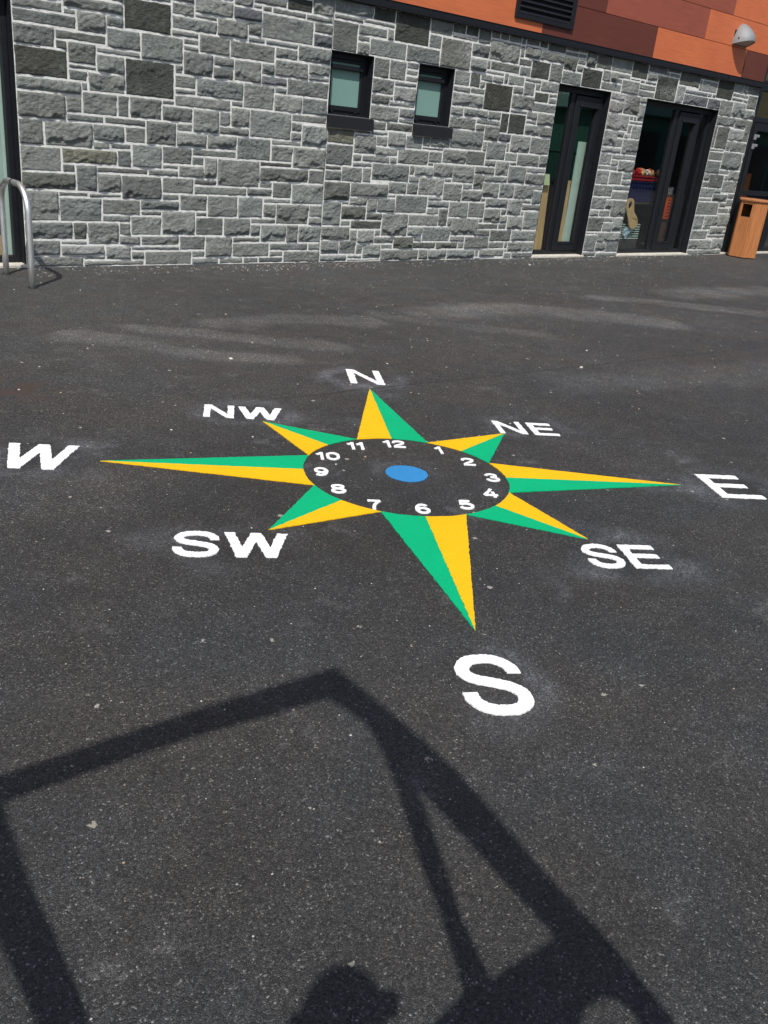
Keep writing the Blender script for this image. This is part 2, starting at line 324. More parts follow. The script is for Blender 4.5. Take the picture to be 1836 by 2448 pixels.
STONES = '''1877,457,1987,523,d;2333,281,2458,339;1159,369,1262,433,d;2246,133,2384,177;848,484,955,546,d;995,449,1097,513,o;203,314,305,379,d;498,447,627,494;477,259,582,314;403,159,507,214;2374,208,2468,248;1061,272,1177,318;2207,490,2306,546,d;2431,373,2468,443,o;2264,344,2338,413,o;862,59,948,114;1158,482,1269,529;900,114,1007,158;817,187,935,227;2338,373,2431,410;1100,61,1200,107;1771,118,1846,169;202,425,298,478,d;2246,267,2333,307;1670,360,1777,405,w;2399,95,2468,140;1990,507,2103,546,o;2246,344,2264,413,d2;0,329,95,377,d;1000,46,1100,84;2283,221,2374,266,o;1378,77,1440,129;2365,339,2468,373;1738,405,1813,458,d2;1527,457,1616,506,d;867,0,995,28;590,203,679,248;676,446,745,506,o;235,379,323,425;2246,84,2310,133;2246,443,2325,490;448,214,533,259;46,216,137,261;592,128,680,172;553,84,642,128;970,158,1056,202;2031,457,2170,488,p;0,261,88,305;277,59,354,108;67,84,151,129;352,326,460,361;1359,276,1440,319;1670,74,1745,118,o;1746,502,1825,546,d;1338,46,1440,77;507,173,635,203,o;2325,443,2402,491;1987,457,2031,507;780,448,889,484;192,128,278,173;1766,297,1846,342;893,227,993,263;1280,275,1359,320;757,149,873,181;0,84,67,140;679,215,757,261;1649,509,1746,546;2246,413,2361,443;1670,16,1728,66;1049,369,1159,401;426,403,533,436;1793,74,1846,118;460,314,535,362;1083,192,1161,236;889,449,995,484;680,138,757,181,o;2246,52,2351,84;2406,474,2468,518,o;680,82,735,138;0,172,76,216;381,97,455,141;239,0,346,29;578,0,681,27;1156,27,1251,60;1096,0,1202,27;0,140,102,172,o;1262,320,1328,370,d;1289,198,1360,243;948,84,1050,113;1056,147,1124,191;444,14,540,45;611,248,679,294;1763,44,1846,74;1193,253,1267,297;677,518,784,546;0,51,92,84;1251,46,1338,78,o;378,14,444,58;2398,248,2468,281;566,348,676,381;1813,391,1846,440;2303,19,2392,52;2246,189,2328,221;1323,159,1400,197;2246,307,2333,335;2119,501,2207,534;757,243,822,286;2319,97,2399,133;455,97,519,141;1319,458,1393,501,d;1084,107,1155,147;796,317,884,351;680,50,766,82;1670,176,1761,210,o;1231,320,1262,369,d;76,188,184,216,t;1670,210,1732,251;515,45,583,84;323,361,389,404;2402,443,2468,474;421,58,488,97;120,41,185,84;1360,197,1440,228;1316,243,1405,275;1040,236,1124,271;1670,139,1739,176;2361,410,2431,443;305,304,432,326;354,59,421,97;1444,457,1527,490;214,187,278,231;0,0,111,21;616,44,680,82;210,59,277,97;1155,107,1217,147;1049,318,1143,347;2328,177,2425,204;244,231,309,275;2392,19,2468,57;735,96,811,129,o;119,275,187,314;533,381,619,414;1124,236,1193,272,o;345,259,405,304;1711,459,1795,495;1262,380,1347,415;1217,94,1282,133;0,305,118,329;211,275,278,314;1198,159,1264,198;1305,115,1363,159;1264,159,1323,198;1781,13,1846,44;955,514,1026,546;436,362,501,403;1580,509,1649,546,o;1670,315,1730,360;1732,211,1797,249;590,415,676,447;1177,297,1231,335;346,471,432,501;1218,5,1318,27;1393,457,1444,502;151,98,231,128;1014,202,1083,236;1313,78,1378,115;796,373,862,406;357,404,426,438;0,377,73,411;278,141,349,173;396,438,466,471;809,6,867,41;2362,69,2449,95;535,314,607,348;298,438,396,462;842,114,900,149;905,28,972,59,o;862,363,932,395;1825,525,1920,546,p;131,314,203,347;1765,249,1846,282;1050,84,1084,129;1168,460,1276,482;1028,0,1096,27;1124,147,1198,177;1345,502,1444,526;1761,169,1846,195;2392,518,2468,546,o;317,108,381,141;0,411,113,433;1400,147,1440,184;278,197,344,231;1217,133,1305,159;2425,163,2468,189;681,17,736,50;1236,215,1289,253;1371,348,1440,380;727,181,789,215;168,390,235,424;1444,490,1499,524,o;0,21,67,51;766,75,862,96,o;317,29,378,59;1737,0,1846,13;0,216,46,261;2246,18,2303,52;349,141,476,159;621,506,677,546;67,21,156,41;1670,405,1738,438,w;378,230,448,259;1347,380,1440,403;681,0,763,17;789,42,842,75;607,314,676,348;736,17,788,50;796,406,843,448;1097,482,1158,513;309,231,378,259;1049,415,1103,449;1097,450,1154,482;102,139,143,188;679,261,757,294,t;914,263,969,294;857,263,914,298;2170,457,2246,488,p;137,230,201,261;540,27,645,44;843,406,894,448;1670,264,1728,298,w;533,214,590,248;1329,17,1389,46;1745,74,1793,103;1350,0,1440,17;278,275,345,304;1798,342,1846,381;1286,501,1345,530;89,444,202,465;231,39,317,59;784,518,848,546,d;1728,16,1781,44;1535,506,1580,546,o;432,276,477,314;1095,348,1182,369;1366,430,1440,457;143,138,192,174;1728,44,1763,74;1328,320,1388,348;541,139,592,173;1389,17,1440,46;2458,281,2468,313;2306,516,2365,546;1161,177,1198,216;745,485,828,506;113,409,168,444;148,347,203,379;111,0,239,12;231,108,317,128;1616,459,1711,480;1363,129,1440,147;156,12,210,40;95,357,148,393;2458,313,2468,339;2317,0,2468,19;1052,27,1132,46,o;1200,78,1279,94,o;1347,403,1405,429,d;1795,458,1877,476;583,44,616,84;1388,319,1440,348;1007,129,1084,147;993,271,1061,294;557,506,621,532,d;948,59,1000,84;822,243,893,263;972,28,1052,46,o;1161,216,1236,236;873,158,932,187;2246,241,2283,267;314,173,372,197;1103,416,1139,450,d2;1715,118,1771,139;1670,298,1766,315;2425,189,2468,208;796,351,850,373;1405,243,1440,276;2384,140,2454,159;372,172,403,215;635,172,680,203;849,298,932,317,o;432,472,498,496,p;932,158,970,187;1616,480,1653,509;952,203,1014,227;1301,415,1345,448;1231,298,1280,320,p;344,215,448,230;993,236,1040,263;73,393,168,409,o;1198,198,1289,215;955,484,995,514;210,29,317,39;1049,347,1095,369;842,41,905,59;619,392,676,415;1239,434,1301,458;784,227,869,243;811,114,842,149;1371,526,1444,546,o;1251,27,1314,46;627,447,676,473,p;305,337,352,361;405,259,477,276;533,414,590,436;757,129,811,149;201,231,244,261;1761,195,1846,211;680,181,727,205;884,328,932,351;512,0,578,14;1269,482,1319,500,o;519,97,553,128;476,141,541,159;2351,57,2440,69;995,0,1028,28;346,0,412,14;1730,315,1766,341;389,361,436,384;160,261,244,275;2338,339,2365,373;2454,140,2468,163;627,473,676,494;1276,458,1319,482;642,101,680,128;1114,513,1158,546;88,261,160,275;1670,438,1738,459,w;143,174,248,186,d2;789,181,817,215;582,297,676,314;92,50,120,84;1670,251,1765,264;412,0,473,14;298,462,346,484;1200,60,1251,78,o;1670,118,1715,139;1728,282,1846,297;389,384,436,403;444,45,515,57;811,96,862,114,o;2333,266,2398,281;185,40,231,59;2306,503,2406,516;184,186,214,218;501,362,566,380,p;822,263,857,286;1825,502,1877,525;1360,228,1440,243;2246,221,2283,241;1026,524,1070,546,o;1143,335,1231,348;187,275,211,314;2365,516,2392,546;1813,440,1846,458;1739,139,1771,169;1797,228,1846,249;2246,177,2328,189;151,84,210,98;88,275,119,305;796,296,849,317;850,351,932,363;763,0,867,6;1745,103,1793,118;1653,480,1685,509;1070,524,1114,546,d;477,506,557,521;488,57,515,84;0,433,89,451;405,276,432,304;519,128,592,139;1262,415,1301,434;2103,534,2207,546,o;745,446,780,472;488,84,553,97;605,494,676,506;1269,500,1286,528;642,82,680,101;248,173,314,187;1670,0,1737,16;1026,513,1114,524;148,379,235,390;2384,159,2425,177;1267,253,1316,275;1100,46,1156,61;2328,204,2374,221;757,508,848,518;508,436,590,447;349,159,403,172;1777,381,1846,391;466,447,498,472;1797,211,1846,228;645,27,681,44;2031,488,2161,501,p;766,50,789,75;1499,490,1527,509;185,59,210,84;1777,355,1798,381;788,16,809,42;501,380,533,403;2246,0,2317,18;473,0,512,14;507,203,590,214,d2;2103,501,2119,534;1007,113,1050,129;1685,495,1746,509;1499,509,1535,525;969,271,993,294;1124,177,1161,192;763,6,809,16;210,12,239,29;867,28,905,41;1338,530,1371,546,o;2374,248,2398,266;67,41,120,50;67,129,125,139;540,14,578,27;125,129,192,138;171,218,214,230;1400,184,1440,197;1193,236,1236,253;298,426,357,438;969,263,1040,271,d2;1920,535,1990,546,p;231,97,277,108;522,494,605,506;677,506,757,518;1363,147,1400,159;1177,272,1193,297;533,248,611,259;757,215,817,226;309,259,345,275;1202,0,1268,5;582,277,611,297;95,329,131,348;1328,359,1371,380;935,203,952,227;894,433,932,449;346,14,378,29;2310,114,2319,133;168,424,202,444;757,226,784,243;828,484,848,508;1405,403,1440,419;1345,429,1366,448;1819,492,1877,502;582,259,611,277;1670,66,1715,74;1139,433,1182,450;278,128,317,141;1132,27,1156,46;894,420,932,433;1301,448,1366,458;346,462,396,471;1182,433,1223,450;344,197,372,215;735,82,766,96;972,46,1000,59;2310,97,2319,114;95,348,148,357;1728,264,1765,282;894,406,932,420;137,216,171,230;111,12,156,21;935,187,970,203;679,205,727,215,d2;507,159,541,173;745,472,780,485;619,381,676,392;842,59,862,75;1084,84,1100,107;1328,348,1371,359;76,172,102,188;1202,5,1218,27;1056,191,1083,202;805,286,857,296;869,227,893,243;1405,419,1440,430;305,326,352,337;535,348,566,362;884,317,932,328;432,314,460,326;354,97,381,108;323,414,357,426;73,377,95,393,o;305,361,323,379;278,187,314,197;466,436,508,447;278,304,305,314;323,404,357,414;1363,115,1378,129;735,129,757,138;89,433,113,444;118,314,131,329;1318,0,1350,17;1314,27,1329,46;2440,57,2468,69;2449,69,2468,81;1279,78,1313,94;2449,81,2468,95;2310,84,2362,97;1200,94,1217,107;1282,94,1313,115;1282,115,1305,133;1007,147,1056,158;1198,147,1217,159;873,149,900,158;993,227,1014,236;1289,243,1316,253;1267,275,1280,298;1049,294,1061,318;1143,318,1177,335;2246,335,2333,344;1730,341,1766,360;1766,342,1786,355;1786,342,1798,355;1182,348,1231,369;850,363,862,373;1262,370,1328,380;1777,391,1797,405;1797,391,1813,405;862,395,932,406;1049,401,1109,415;1109,401,1159,416;1139,416,1159,433;1223,433,1239,460;1154,450,1223,460;0,451,32,477;32,451,52,487;52,451,89,491;1154,460,1168,482;89,465,133,491;133,465,177,477;177,465,202,501;1795,476,1877,492;0,477,32,517;133,477,177,489;202,478,222,500;222,478,254,490;254,478,298,490;1685,480,1711,495;298,484,346,510;32,487,52,499;133,489,177,515;2161,488,2187,501;2187,488,2207,501;222,490,266,530;266,490,298,512;52,491,96,503;96,491,133,531;2306,491,2378,503;2378,491,2406,503;1795,492,1819,502;498,494,522,506;432,496,476,536;476,496,498,506;32,499,52,521;202,500,222,512;177,501,202,513;346,501,432,523;52,503,96,525;298,510,346,546;202,512,222,534;266,512,298,546;177,513,202,535;133,515,153,527;153,515,177,546;0,517,32,546;32,521,52,533;476,521,557,546;346,523,378,546;378,523,432,546;1934,523,1957,535;1957,523,1990,535;1444,524,1499,536;52,525,96,546;1499,525,1535,537;133,527,153,546;1269,528,1286,546;1158,529,1190,546;1190,529,1222,546;1222,529,1269,546;222,530,266,546;1286,530,1338,546;96,531,133,546;557,532,621,546;32,533,52,546;202,534,222,546;177,535,202,546;432,536,476,546;1444,536,1499,546;1499,537,1519,546;1519,537,1535,546;1318,17,1329,27;1715,66,1728,74;2351,69,2362,84;2384,133,2399,140;1739,169,1761,176;757,286,805,294;1746,495,1795,502;1920,523,1934,535'''
# ================================================================ GROUND
CX, CY, TH = 2.8587, 2.9912, -0.554765
ue = Vector((math.cos(TH), math.sin(TH))); un = Vector((-math.sin(TH), math.cos(TH)))
def C2W(u, v): return (CX+ue.x*u+un.x*v, CY+ue.y*u+un.y*v)
def sstep(a, b, x):
    t = min(max((x-a)/(b-a), 0.), 1.); return t*t*(3-2*t)
def seg_d(px, py, a, b):
    dx, dy = b[0]-a[0], b[1]-a[1]; L = dx*dx+dy*dy
    t = 0 if L == 0 else min(max(((px-a[0])*dx+(py-a[1])*dy)/L, 0), 1)
    return math.hypot(px-a[0]-t*dx, py-a[1]-t*dy)
SHEEN_STREAKS = [([(2.4, 6.07), (2.7, 5.84), (2.91, 5.48), (3.14, 5.2), (3.52, 4.99)], .16, .55), ([(2.92, 6.17), (3.46, 5.73), (4.11, 5.18)], .15, .5),  # roller sheen put into the asphalt colour as lighter bands
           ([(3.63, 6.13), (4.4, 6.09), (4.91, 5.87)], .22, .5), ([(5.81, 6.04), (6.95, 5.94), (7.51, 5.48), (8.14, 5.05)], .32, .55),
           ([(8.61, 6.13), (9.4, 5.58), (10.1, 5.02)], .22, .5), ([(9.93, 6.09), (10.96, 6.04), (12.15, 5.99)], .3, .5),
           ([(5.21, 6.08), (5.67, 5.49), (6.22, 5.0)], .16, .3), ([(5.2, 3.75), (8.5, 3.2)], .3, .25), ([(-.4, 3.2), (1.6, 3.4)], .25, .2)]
# overspray spots in the compass frame: u, v, ru, rv, strength
DUST = [(0, 1.75, .34, .33, .85), (-.80, .84, .42, .26, .8), (.88, .82, .36, .25, .9), (-1.76, .03, .36, .34, 1.), (1.76, .01, .34, .32, .9),
        (-.85, -.85, .48, .26, .7), (.81, -.86, .42, .28, .9), (-.03, -1.78, .25, .28, .75), (0, 0, .22, .20, .45),
        (-.43, 0, .12, .12, .5), (.38, -.2, .1, .1, .6), (-1.5, .1, .3, .16, .5), (1.45, .0, .3, .14, .7), (.35, -1.1, .1, .3, .35), (0.09, 1.5, .16, .22, .6), (-.4, .78, .5, .1, .4), (.7, -.62, .3, .12, .5)]
def dust(x, y):
    dx, dy = x-CX, y-CY; u = dx*ue.x+dy*ue.y; v = dx*un.x+dy*un.y
    if abs(u) > 2.6 or abs(v) > 2.6: return 0., 0.
    d = dk = 0.
    wu = u+.09*fbm(x*3, y*3, 1.); wv = v+.09*fbm(x*3, y*3, 7.)
    for a, b, ru, rv, s in DUST:
        q = math.hypot((wu-a)/ru, (wv-b)/rv)*1.32
        if q < 1.9:
            ring = sstep(.45, .85, q)*(1-sstep(.9, 1.35, q)); d += s*(.15+.85*ring)*(1-sstep(1.1, 1.6, q))*max(0, .5+1.5*fbm(x*2.6, y*2.6, 3.))
            dk = max(dk, s*(1-sstep(.5, 1.35, q)))
    rr = math.hypot(u, v); ang = math.atan2(u, v) % (math.pi/4)
    if rr < 1.6: dk = max(dk, .35*(1-sstep(.9, 1.6, rr)))
    return min(d*.8, 1.1), dk
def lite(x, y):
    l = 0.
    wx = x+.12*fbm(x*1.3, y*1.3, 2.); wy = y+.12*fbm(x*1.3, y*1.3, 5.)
    for pts, wd, s in SHEEN_STREAKS:
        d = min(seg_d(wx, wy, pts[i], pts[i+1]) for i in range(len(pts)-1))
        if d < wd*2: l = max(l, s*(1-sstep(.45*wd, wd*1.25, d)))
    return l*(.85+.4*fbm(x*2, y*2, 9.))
gx0, gx1, gy0, gy1, st = -.6, 16.2, .1, 8.9, .04
nx = int(round((gx1-gx0)/st)); ny = int(round((gy1-gy0)/st))
g = MB(); rows = []; ad = []; al_ = []; ar = []
for j in range(ny+1):
    row = []
    for i in range(nx+1):
        x = gx0+(gx1-gx0)*i/nx; y = gy0+(gy1-gy0)*j/ny
        row.append((x, y, 0)); d, dk = dust(x, y); ad.append(d)
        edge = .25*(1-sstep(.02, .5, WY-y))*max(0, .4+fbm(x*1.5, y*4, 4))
        al_.append(2.5*lite(x, y)-.42*dk+1.5*edge+.32*sstep(3.4, 6.2, y+.2*x)+.10*fbm(x*.7, y*.7, 6.)*sstep(3, 6, y))  # streaks and paler far ground are sheen painted into the colour
        r = 1.6*(1-sstep(.10, .34, seg_d(x+.12*fbm(x*5, y*5), y+.1*fbm(x*5, y*5, 3), (1.2, 5.45), (1.58, 5.0))))
        r = max(r, .8*(1-sstep(.03, .12, seg_d(x, y+.03*fbm(x*9, y*9), (5.49, 8.1), (5.74, 8.04)))))
        r = max(r, .35*(1-sstep(.1, .6, seg_d(x, y, (6.5, 3.9), (9, 3.6)))), .3*(1-sstep(.1, .7, seg_d(x, y, (2.9, 5.0), (4.6, 4.6)))))
        ar.append(r)
    rows.append(row)
g.grid(rows, 0, False)
n0 = len(g.v)
BIG = 400
for q in ([(-BIG, -BIG), (BIG, -BIG), (BIG, gy0), (-BIG, gy0)], [(-BIG, gy1), (BIG, gy1), (BIG, BIG), (-BIG, BIG)],
          [(-BIG, gy0), (gx0, gy0), (gx0, gy1), (-BIG, gy1)], [(gx1, gy0), (BIG, gy0), (BIG, gy1), (gx1, gy1)]):
    g.face([(a, b, 0) for a, b in q])
ex = [0.]*(len(g.v)-n0)
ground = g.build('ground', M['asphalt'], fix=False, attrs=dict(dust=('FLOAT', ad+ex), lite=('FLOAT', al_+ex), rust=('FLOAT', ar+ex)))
tag(ground, kind='structure')

# loose grit lying on the asphalt
rnd = random.Random(11)
gr = MB()
def pebble(x, y, s, mi):
    h = s*rnd.uniform(.35, .6); a0 = rnd.uniform(0, 6.28); e = rnd.uniform(.6, 1.)
    n = 6; base = []; top = []
    for q in range(n):
        a = a0+q*2*math.pi/n; r = s*rnd.uniform(.75, 1.1)
        cx, sy = math.cos(a)*r, math.sin(a)*r*e
        base.append((x+cx, y+sy, 0.0005)); top.append((x+cx*.6, y+sy*.6, h*rnd.uniform(.85, 1.1)))
    gr.hexa(base, top, mi)
for (n, xr, yr, s0, s1) in ((330, (-.3, 5), (.3, 4.5), .0018, .0042), (260, (1, 14), (3, 8.3), .004, .009), (300, (5, 13), (7.7, 8.6), .004, .010), (220, (2.9, 7), (8.2, 8.62), .004, .009), (90, (9, 14.5), (8.35, 8.6), .005, .012), (160, (7, 11), (6, 7.6), .003, .007)):
    for _ in range(n):
        x = rnd.uniform(*xr); y = rnd.uniform(*yr) if s1 < .0095 else yr[1]-abs(rnd.gauss(0, .25))
        q = rnd.random(); pebble(x, y, rnd.uniform(s0, s1), 0 if q < .55 else (1 if q < .85 else 2))
for x, y, s in ((5.64, 4.09, .020), (6.18, 4.46, .012), (3.16, 5.18, .018), (9.61, 8.13, .02)): pebble(x, y, s, 0)
grit = gr.build('loose_grit', [noisy('grit_white', (.52, .51, .47), .9), noisy('grit_tan', (.42, .31, .2), .9), noisy('grit_grey', (.25, .25, .25), .9)])
tag(grit, 'small pale stone chips scattered over the dark asphalt', 'grit', kind='stuff')

# ================================================================ COMPASS PAINT
PZ0, PZ1 = 0.0008, 0.0046
prn = random.Random(5)
def densify(pts, st=.010):
    out = []
    for i in range(len(pts)):
        a, b = pts[i], pts[(i+1) % len(pts)]; L = math.hypot(b[0]-a[0], b[1]-a[1]); n = max(1, int(L/st))
        for q in range(n): out.append((a[0]+(b[0]-a[0])*q/n, a[1]+(b[1]-a[1])*q/n))
    return out
def poly_paint(mb, pts, jit=.0016, mi=0, st=.010, ztop=PZ1):
    """an outline in compass coordinates, ragged at its edge, with the thickness of the paint"""
    pts = densify(pts, st)
    q = [C2W(u+prn.gauss(0, jit), v+prn.gauss(0, jit)) for u, v in pts]
    bm = bmesh.new(); vs = [bm.verts.new((x, y, ztop)) for x, y in q]
    f = bm.faces.new(vs); bm.normal_update()
    if f.normal.z < 0: f.normal_flip()
    r = bmesh.ops.triangulate(bm, faces=[f]); bm.verts.index_update()
    i = len(mb.v); mb.v += [tuple(v.co) for v in bm.verts]
    for t in bm.faces: mb.f.append(tuple(i+v.index for v in t.verts)); mb.mi.append(mi); mb.sm.append(False)
    bm.free()
    j = len(mb.v); mb.v += [(x, y, PZ0) for x, y in q]; n = len(q)
    for a in range(n):
        b = (a+1) % n; mb.f.append((i+a, i+b, j+b, j+a)); mb.mi.append(mi); mb.sm.append(False)
def spline(P, closed=False, n=10):
    out = []; L = len(P)
    for i in range(L if closed else L-1):
        if closed: p0, p1, p2, p3 = P[(i-1) % L], P[i], P[(i+1) % L], P[(i+2) % L]
        else: p0, p1, p2, p3 = P[max(i-1, 0)], P[i], P[i+1], P[min(i+2, L-1)]
        for q in range(n):
            t = q/n; out.append(tuple(.5*(2*p1[k]+(p2[k]-p0[k])*t+(2*p0[k]-5*p1[k]+4*p2[k]-p3[k])*t*t+(3*p1[k]-p0[k]-3*p2[k]+p3[k])*t**3) for k in (0, 1)))
    if not closed: out.append(P[-1])
    return out
def ribbon(mb, path, wd, closed=False, jit=.0012, hc=(None, None), z=PZ1):
    n = len(path); A = []; B = []
    for i, p in enumerate(path):
        a = path[(i-1) % n] if (closed or i > 0) else p; b = path[(i+1) % n] if (closed or i < n-1) else p
        tx, ty = b[0]-a[0], b[1]-a[1]; L = math.hypot(tx, ty) or 1; nx_, ny_ = -ty/L*wd/2, tx/L*wd/2
        A.append([p[0]+nx_, p[1]+ny_]); B.append([p[0]-nx_, p[1]-ny_])
    for e, idx in zip(hc, (0, -1)):                     # level cut at the terminals of an S
        if e is not None: A[idx][1] = B[idx][1] = e
    J = lambda p, k: (*C2W(p[0]+prn.gauss(0, jit), p[1]+prn.gauss(0, jit)), z+k*2e-5)
    top = [(J(A[i], i), J(B[i], i)) for i in range(n)]
    i0 = len(mb.v)
    for a, b in top: mb.v += [a, b, (a[0], a[1], PZ0), (b[0], b[1], PZ0)]
    for i in range(n if closed else n-1):
        j = (i+1) % n; a, b = i0+4*i, i0+4*j
        for f in ((a+1, b+1, b, a), (a, b, b+2, a+2), (b+1, a+1, a+3, b+3)): mb.f.append(f); mb.mi.append(0); mb.sm.append(False)
    if not closed:
        for a in (i0, i0+4*(n-1)): mb.f.append((a, a+1, a+3, a+2)); mb.mi.append(0); mb.sm.append(False)
def inter(a, b, c, d):
    x1, y1 = a; x2, y2 = b; x3, y3 = c; x4, y4 = d
    D_ = (x1-x2)*(y3-y4)-(y1-y2)*(x3-x4); t = ((x1-x3)*(y3-y4)-(y1-y3)*(x3-x4))/D_
    return (x1+t*(x2-x1), y1+t*(y2-y1))
def g_W(w, h, s):
    xb = w*.275; L = [(0, h), (s, h)]
    L.append(inter((s, h), (xb+s/2, 0), (xb-s/2, 0), (w/2-s/2, h)))
    L += [(w/2-s/2, h)]
    R_ = [(w-x, y) for x, y in reversed(L)]
    bot = [(w-xb+s/2, 0), (w-xb-s/2, 0), inter((xb+s/2, 0), (w/2+s/2, h), (w-xb-s/2, 0), (w/2-s/2, h)), (xb+s/2, 0), (xb-s/2, 0)]
    return L+R_+bot
def g_N(w, h, s):
    k = 1.15*s
    return [(0, 0), (0, h), (k, h), (w-s, k*1.35), (w-s, h), (w, h), (w, 0), (w-k, 0), (s, h-k*1.35), (s, 0)]
def g_E(w, h, s):
    t = s*.86; m0 = h*.53-t/2
    return [(0, 0), (0, h), (w*.96, h), (w*.96, h-t), (s, h-t), (s, m0+t), (w*.90, m0+t), (w*.90, m0), (s, m0), (s, t), (w, t), (w, 0)]
S_P = [(.915, .70), (.84, .83), (.67, .915), (.46, .93), (.24, .89), (.105, .77), (.115, .65), (.27, .565), (.52, .51), (.77, .44), (.90, .33), (.885, .19), (.74, .095), (.5, .07), (.27, .10), (.12, .20), (.075, .33)]
def paint_letter(mb, ch, u, v, w, h, s):
    if ch == 'S':
        fx = lambda a: s/2/w+(a-.075)/.84*(1-s/w); fy = lambda b: s/2/h+(b-.07)/.86*(1-s/h)
        P = spline([(u+fx(a)*w, v+fy(b)*h) for a, b in S_P], n=8)
        ribbon(mb, P, s, hc=(v+h*.675, v+h*.335))
    else:
        pts = dict(W=g_W, N=g_N, E=g_E)[ch](w, h, s)
        poly_paint(mb, [(u+a, v+b) for a, b in pts])
LET = [
    ('N', 'large white painted letter N above the tip of the compass star, nearest the building', [('N', -.112, 1.585, .232, .335, .046)]),
    ('S', 'large white painted letter S beyond the long point nearest the viewer', [('S', -.131, -1.950, .224, .326, .048)]),
    ('W', 'large white painted letter W at the left edge of the photo, beyond the left point', [('W', -1.925, -.13, .328, .315, .052)]),
    ('E', 'large white painted letter E at the right edge of the photo, beyond the right point', [('E', 1.636, -.152, .25, .318, .054)]),
    ('NW', 'small white painted letters NW at the upper left point of the star', [('N', -1.030, .738, .168, .214, .036), ('W', -.840, .738, .252, .210, .042)]),
    ('NE', 'small white painted letters NE at the upper right point of the star', [('N', .678, .712, .172, .218, .032), ('E', .890, .708, .158, .218, .038)]),
    ('SW', 'small white painted letters SW below the lower left point of the star', [('S', -1.080, -.960, .180, .225, .036), ('W', -.882, -.952, .256, .214, .042)]),
    ('SE', 'small white painted letters SE beyond the lower right point of the star', [('S', .628, -.972, .160, .222, .034), ('E', .815, -.967, .165, .218, .040)])]
for nm, lab, gl in LET:
    mb = MB()
    for a in gl: paint_letter(mb, *a)
    o = mb.build('painted_letters', M['white'], fix=False)
    u = sum(q[1]+q[3]/2 for q in gl)/len(gl); v = sum(q[2] for q in gl)/len(gl)
    rebase(o, (*C2W(u, v), 0)); tag(o, lab, 'painted letters' if len(nm) > 1 else 'painted letter', 'direction letters around the compass star')
# the star: eight points, each a green half with a yellow half beside it
RC, L1, L2 = .5155, 1.4736, .9915
star = empty('compass_star', (CX, CY, 0), 'eight pointed compass star painted in green and yellow around a clock circle on the asphalt', 'compass star')
PN = ['north', 'north east', 'east', 'south east', 'south', 'south west', 'west', 'north west']
def polar(r, a): return (r*math.sin(a), r*math.cos(a))     # a clockwise from north
for i in range(8):
    a = i*math.pi/4; L = L1 if i % 2 == 0 else L2
    for half, mname, nm in ((1, 'green', 'green_half'), (-1, 'yellow', 'yellow_half')):
        mb = MB()
        arc = [polar(RC, a+half*(math.pi/8)*q/8) for q in range(9)]
        edge0 = arc[-1]; tip = polar(L, a)
        mid = [(tip[0]+(arc[0][0]-tip[0])*t, tip[1]+(arc[0][1]-tip[1])*t) for t in (0.,)]
        poly_paint(mb, arc+[tip], jit=.0011, st=.014, ztop=PZ1 if half > 0 else PZ1+.0004)
        if half > 0: pt = mb.build('star_point', M[mname], star, fix=False); tag(pt, 'green half of the %s point' % PN[i])
        else: tag(mb.build('yellow_half', M[mname], pt, fix=False))
mb = MB(); poly_paint(mb, [(.107*math.cos(q*math.pi/32), .107*math.sin(q*math.pi/32)) for q in range(64)], jit=.0014, st=.02)
tag(rebase(mb.build('blue_spot', M['blue'], fix=False), (CX, CY, 0)), 'small blue painted disc at the centre of the clock circle', 'painted spot')
# numerals (w = 1 unit high = 1)
G = {'0': [([(.34, .93), (.12, .78), (.08, .5), (.12, .22), (.34, .07), (.56, .22), (.60, .5), (.56, .78)], True)],
     '1': [([(.02, .70), (.16, .78), (.27, .95)], False), ([(.27, .98), (.27, 0.)], False)],
     '2': [([(.08, .68), (.12, .84), (.33, .93), (.55, .84), (.58, .67), (.46, .48), (.26, .32), (.09, .12)], False), ([(.02, .075), (.64, .075)], False)],
     '3': [([(.08, .76), (.20, .90), (.36, .93), (.53, .84), (.54, .66), (.38, .54), (.25, .53)], False), ([(.28, .53), (.48, .48), (.60, .32), (.54, .14), (.34, .07), (.14, .12), (.05, .28)], False)],
     '4': [([(.47, .98), (.03, .28)], False), ([(.0, .27), (.66, .27)], False), ([(.46, .64), (.46, 0.)], False)],
     '5': [([(.58, .925), (.18, .925)], False), ([(.17, .96), (.11, .50)], False), ([(.10, .50), (.24, .60), (.40, .62), (.56, .50), (.60, .33), (.52, .14), (.32, .07), (.14, .12), (.05, .24)], False)],
     '6': [([(.10, .33), (.22, .53), (.38, .58), (.55, .47), (.59, .31), (.50, .13), (.34, .07), (.17, .13)], True), ([(.56, .80), (.44, .92), (.28, .90), (.14, .72), (.08, .48), (.09, .30)], False)],
     '7': [([(.04, .925), (.62, .925)], False), ([(.58, .90), (.40, .62), (.28, .32), (.24, 0.)], False)],
     '8': [([(.34, .93), (.15, .86), (.13, .68), (.34, .54), (.55, .68), (.53, .86)], True), ([(.34, .53), (.12, .41), (.09, .2), (.34, .07), (.59, .2), (.56, .41)], True)],
     '9': [([(.58, .67), (.50, .87), (.34, .93), (.16, .85), (.09, .67), (.16, .49), (.34, .41), (.50, .48)], True), ([(.59, .70), (.60, .50), (.54, .26), (.40, .10), (.24, .07), (.10, .17)], False)]}
ADV = {'1': .48}
CEN = [(.003, .429), (.240, .366), (.366, .206), (.442, -.007), (.379, -.213), (.223, -.365), (.003, -.429), (-.213, -.400), (-.366, -.231), (-.430, -.020), (-.378, .199), (-.214, .372)]
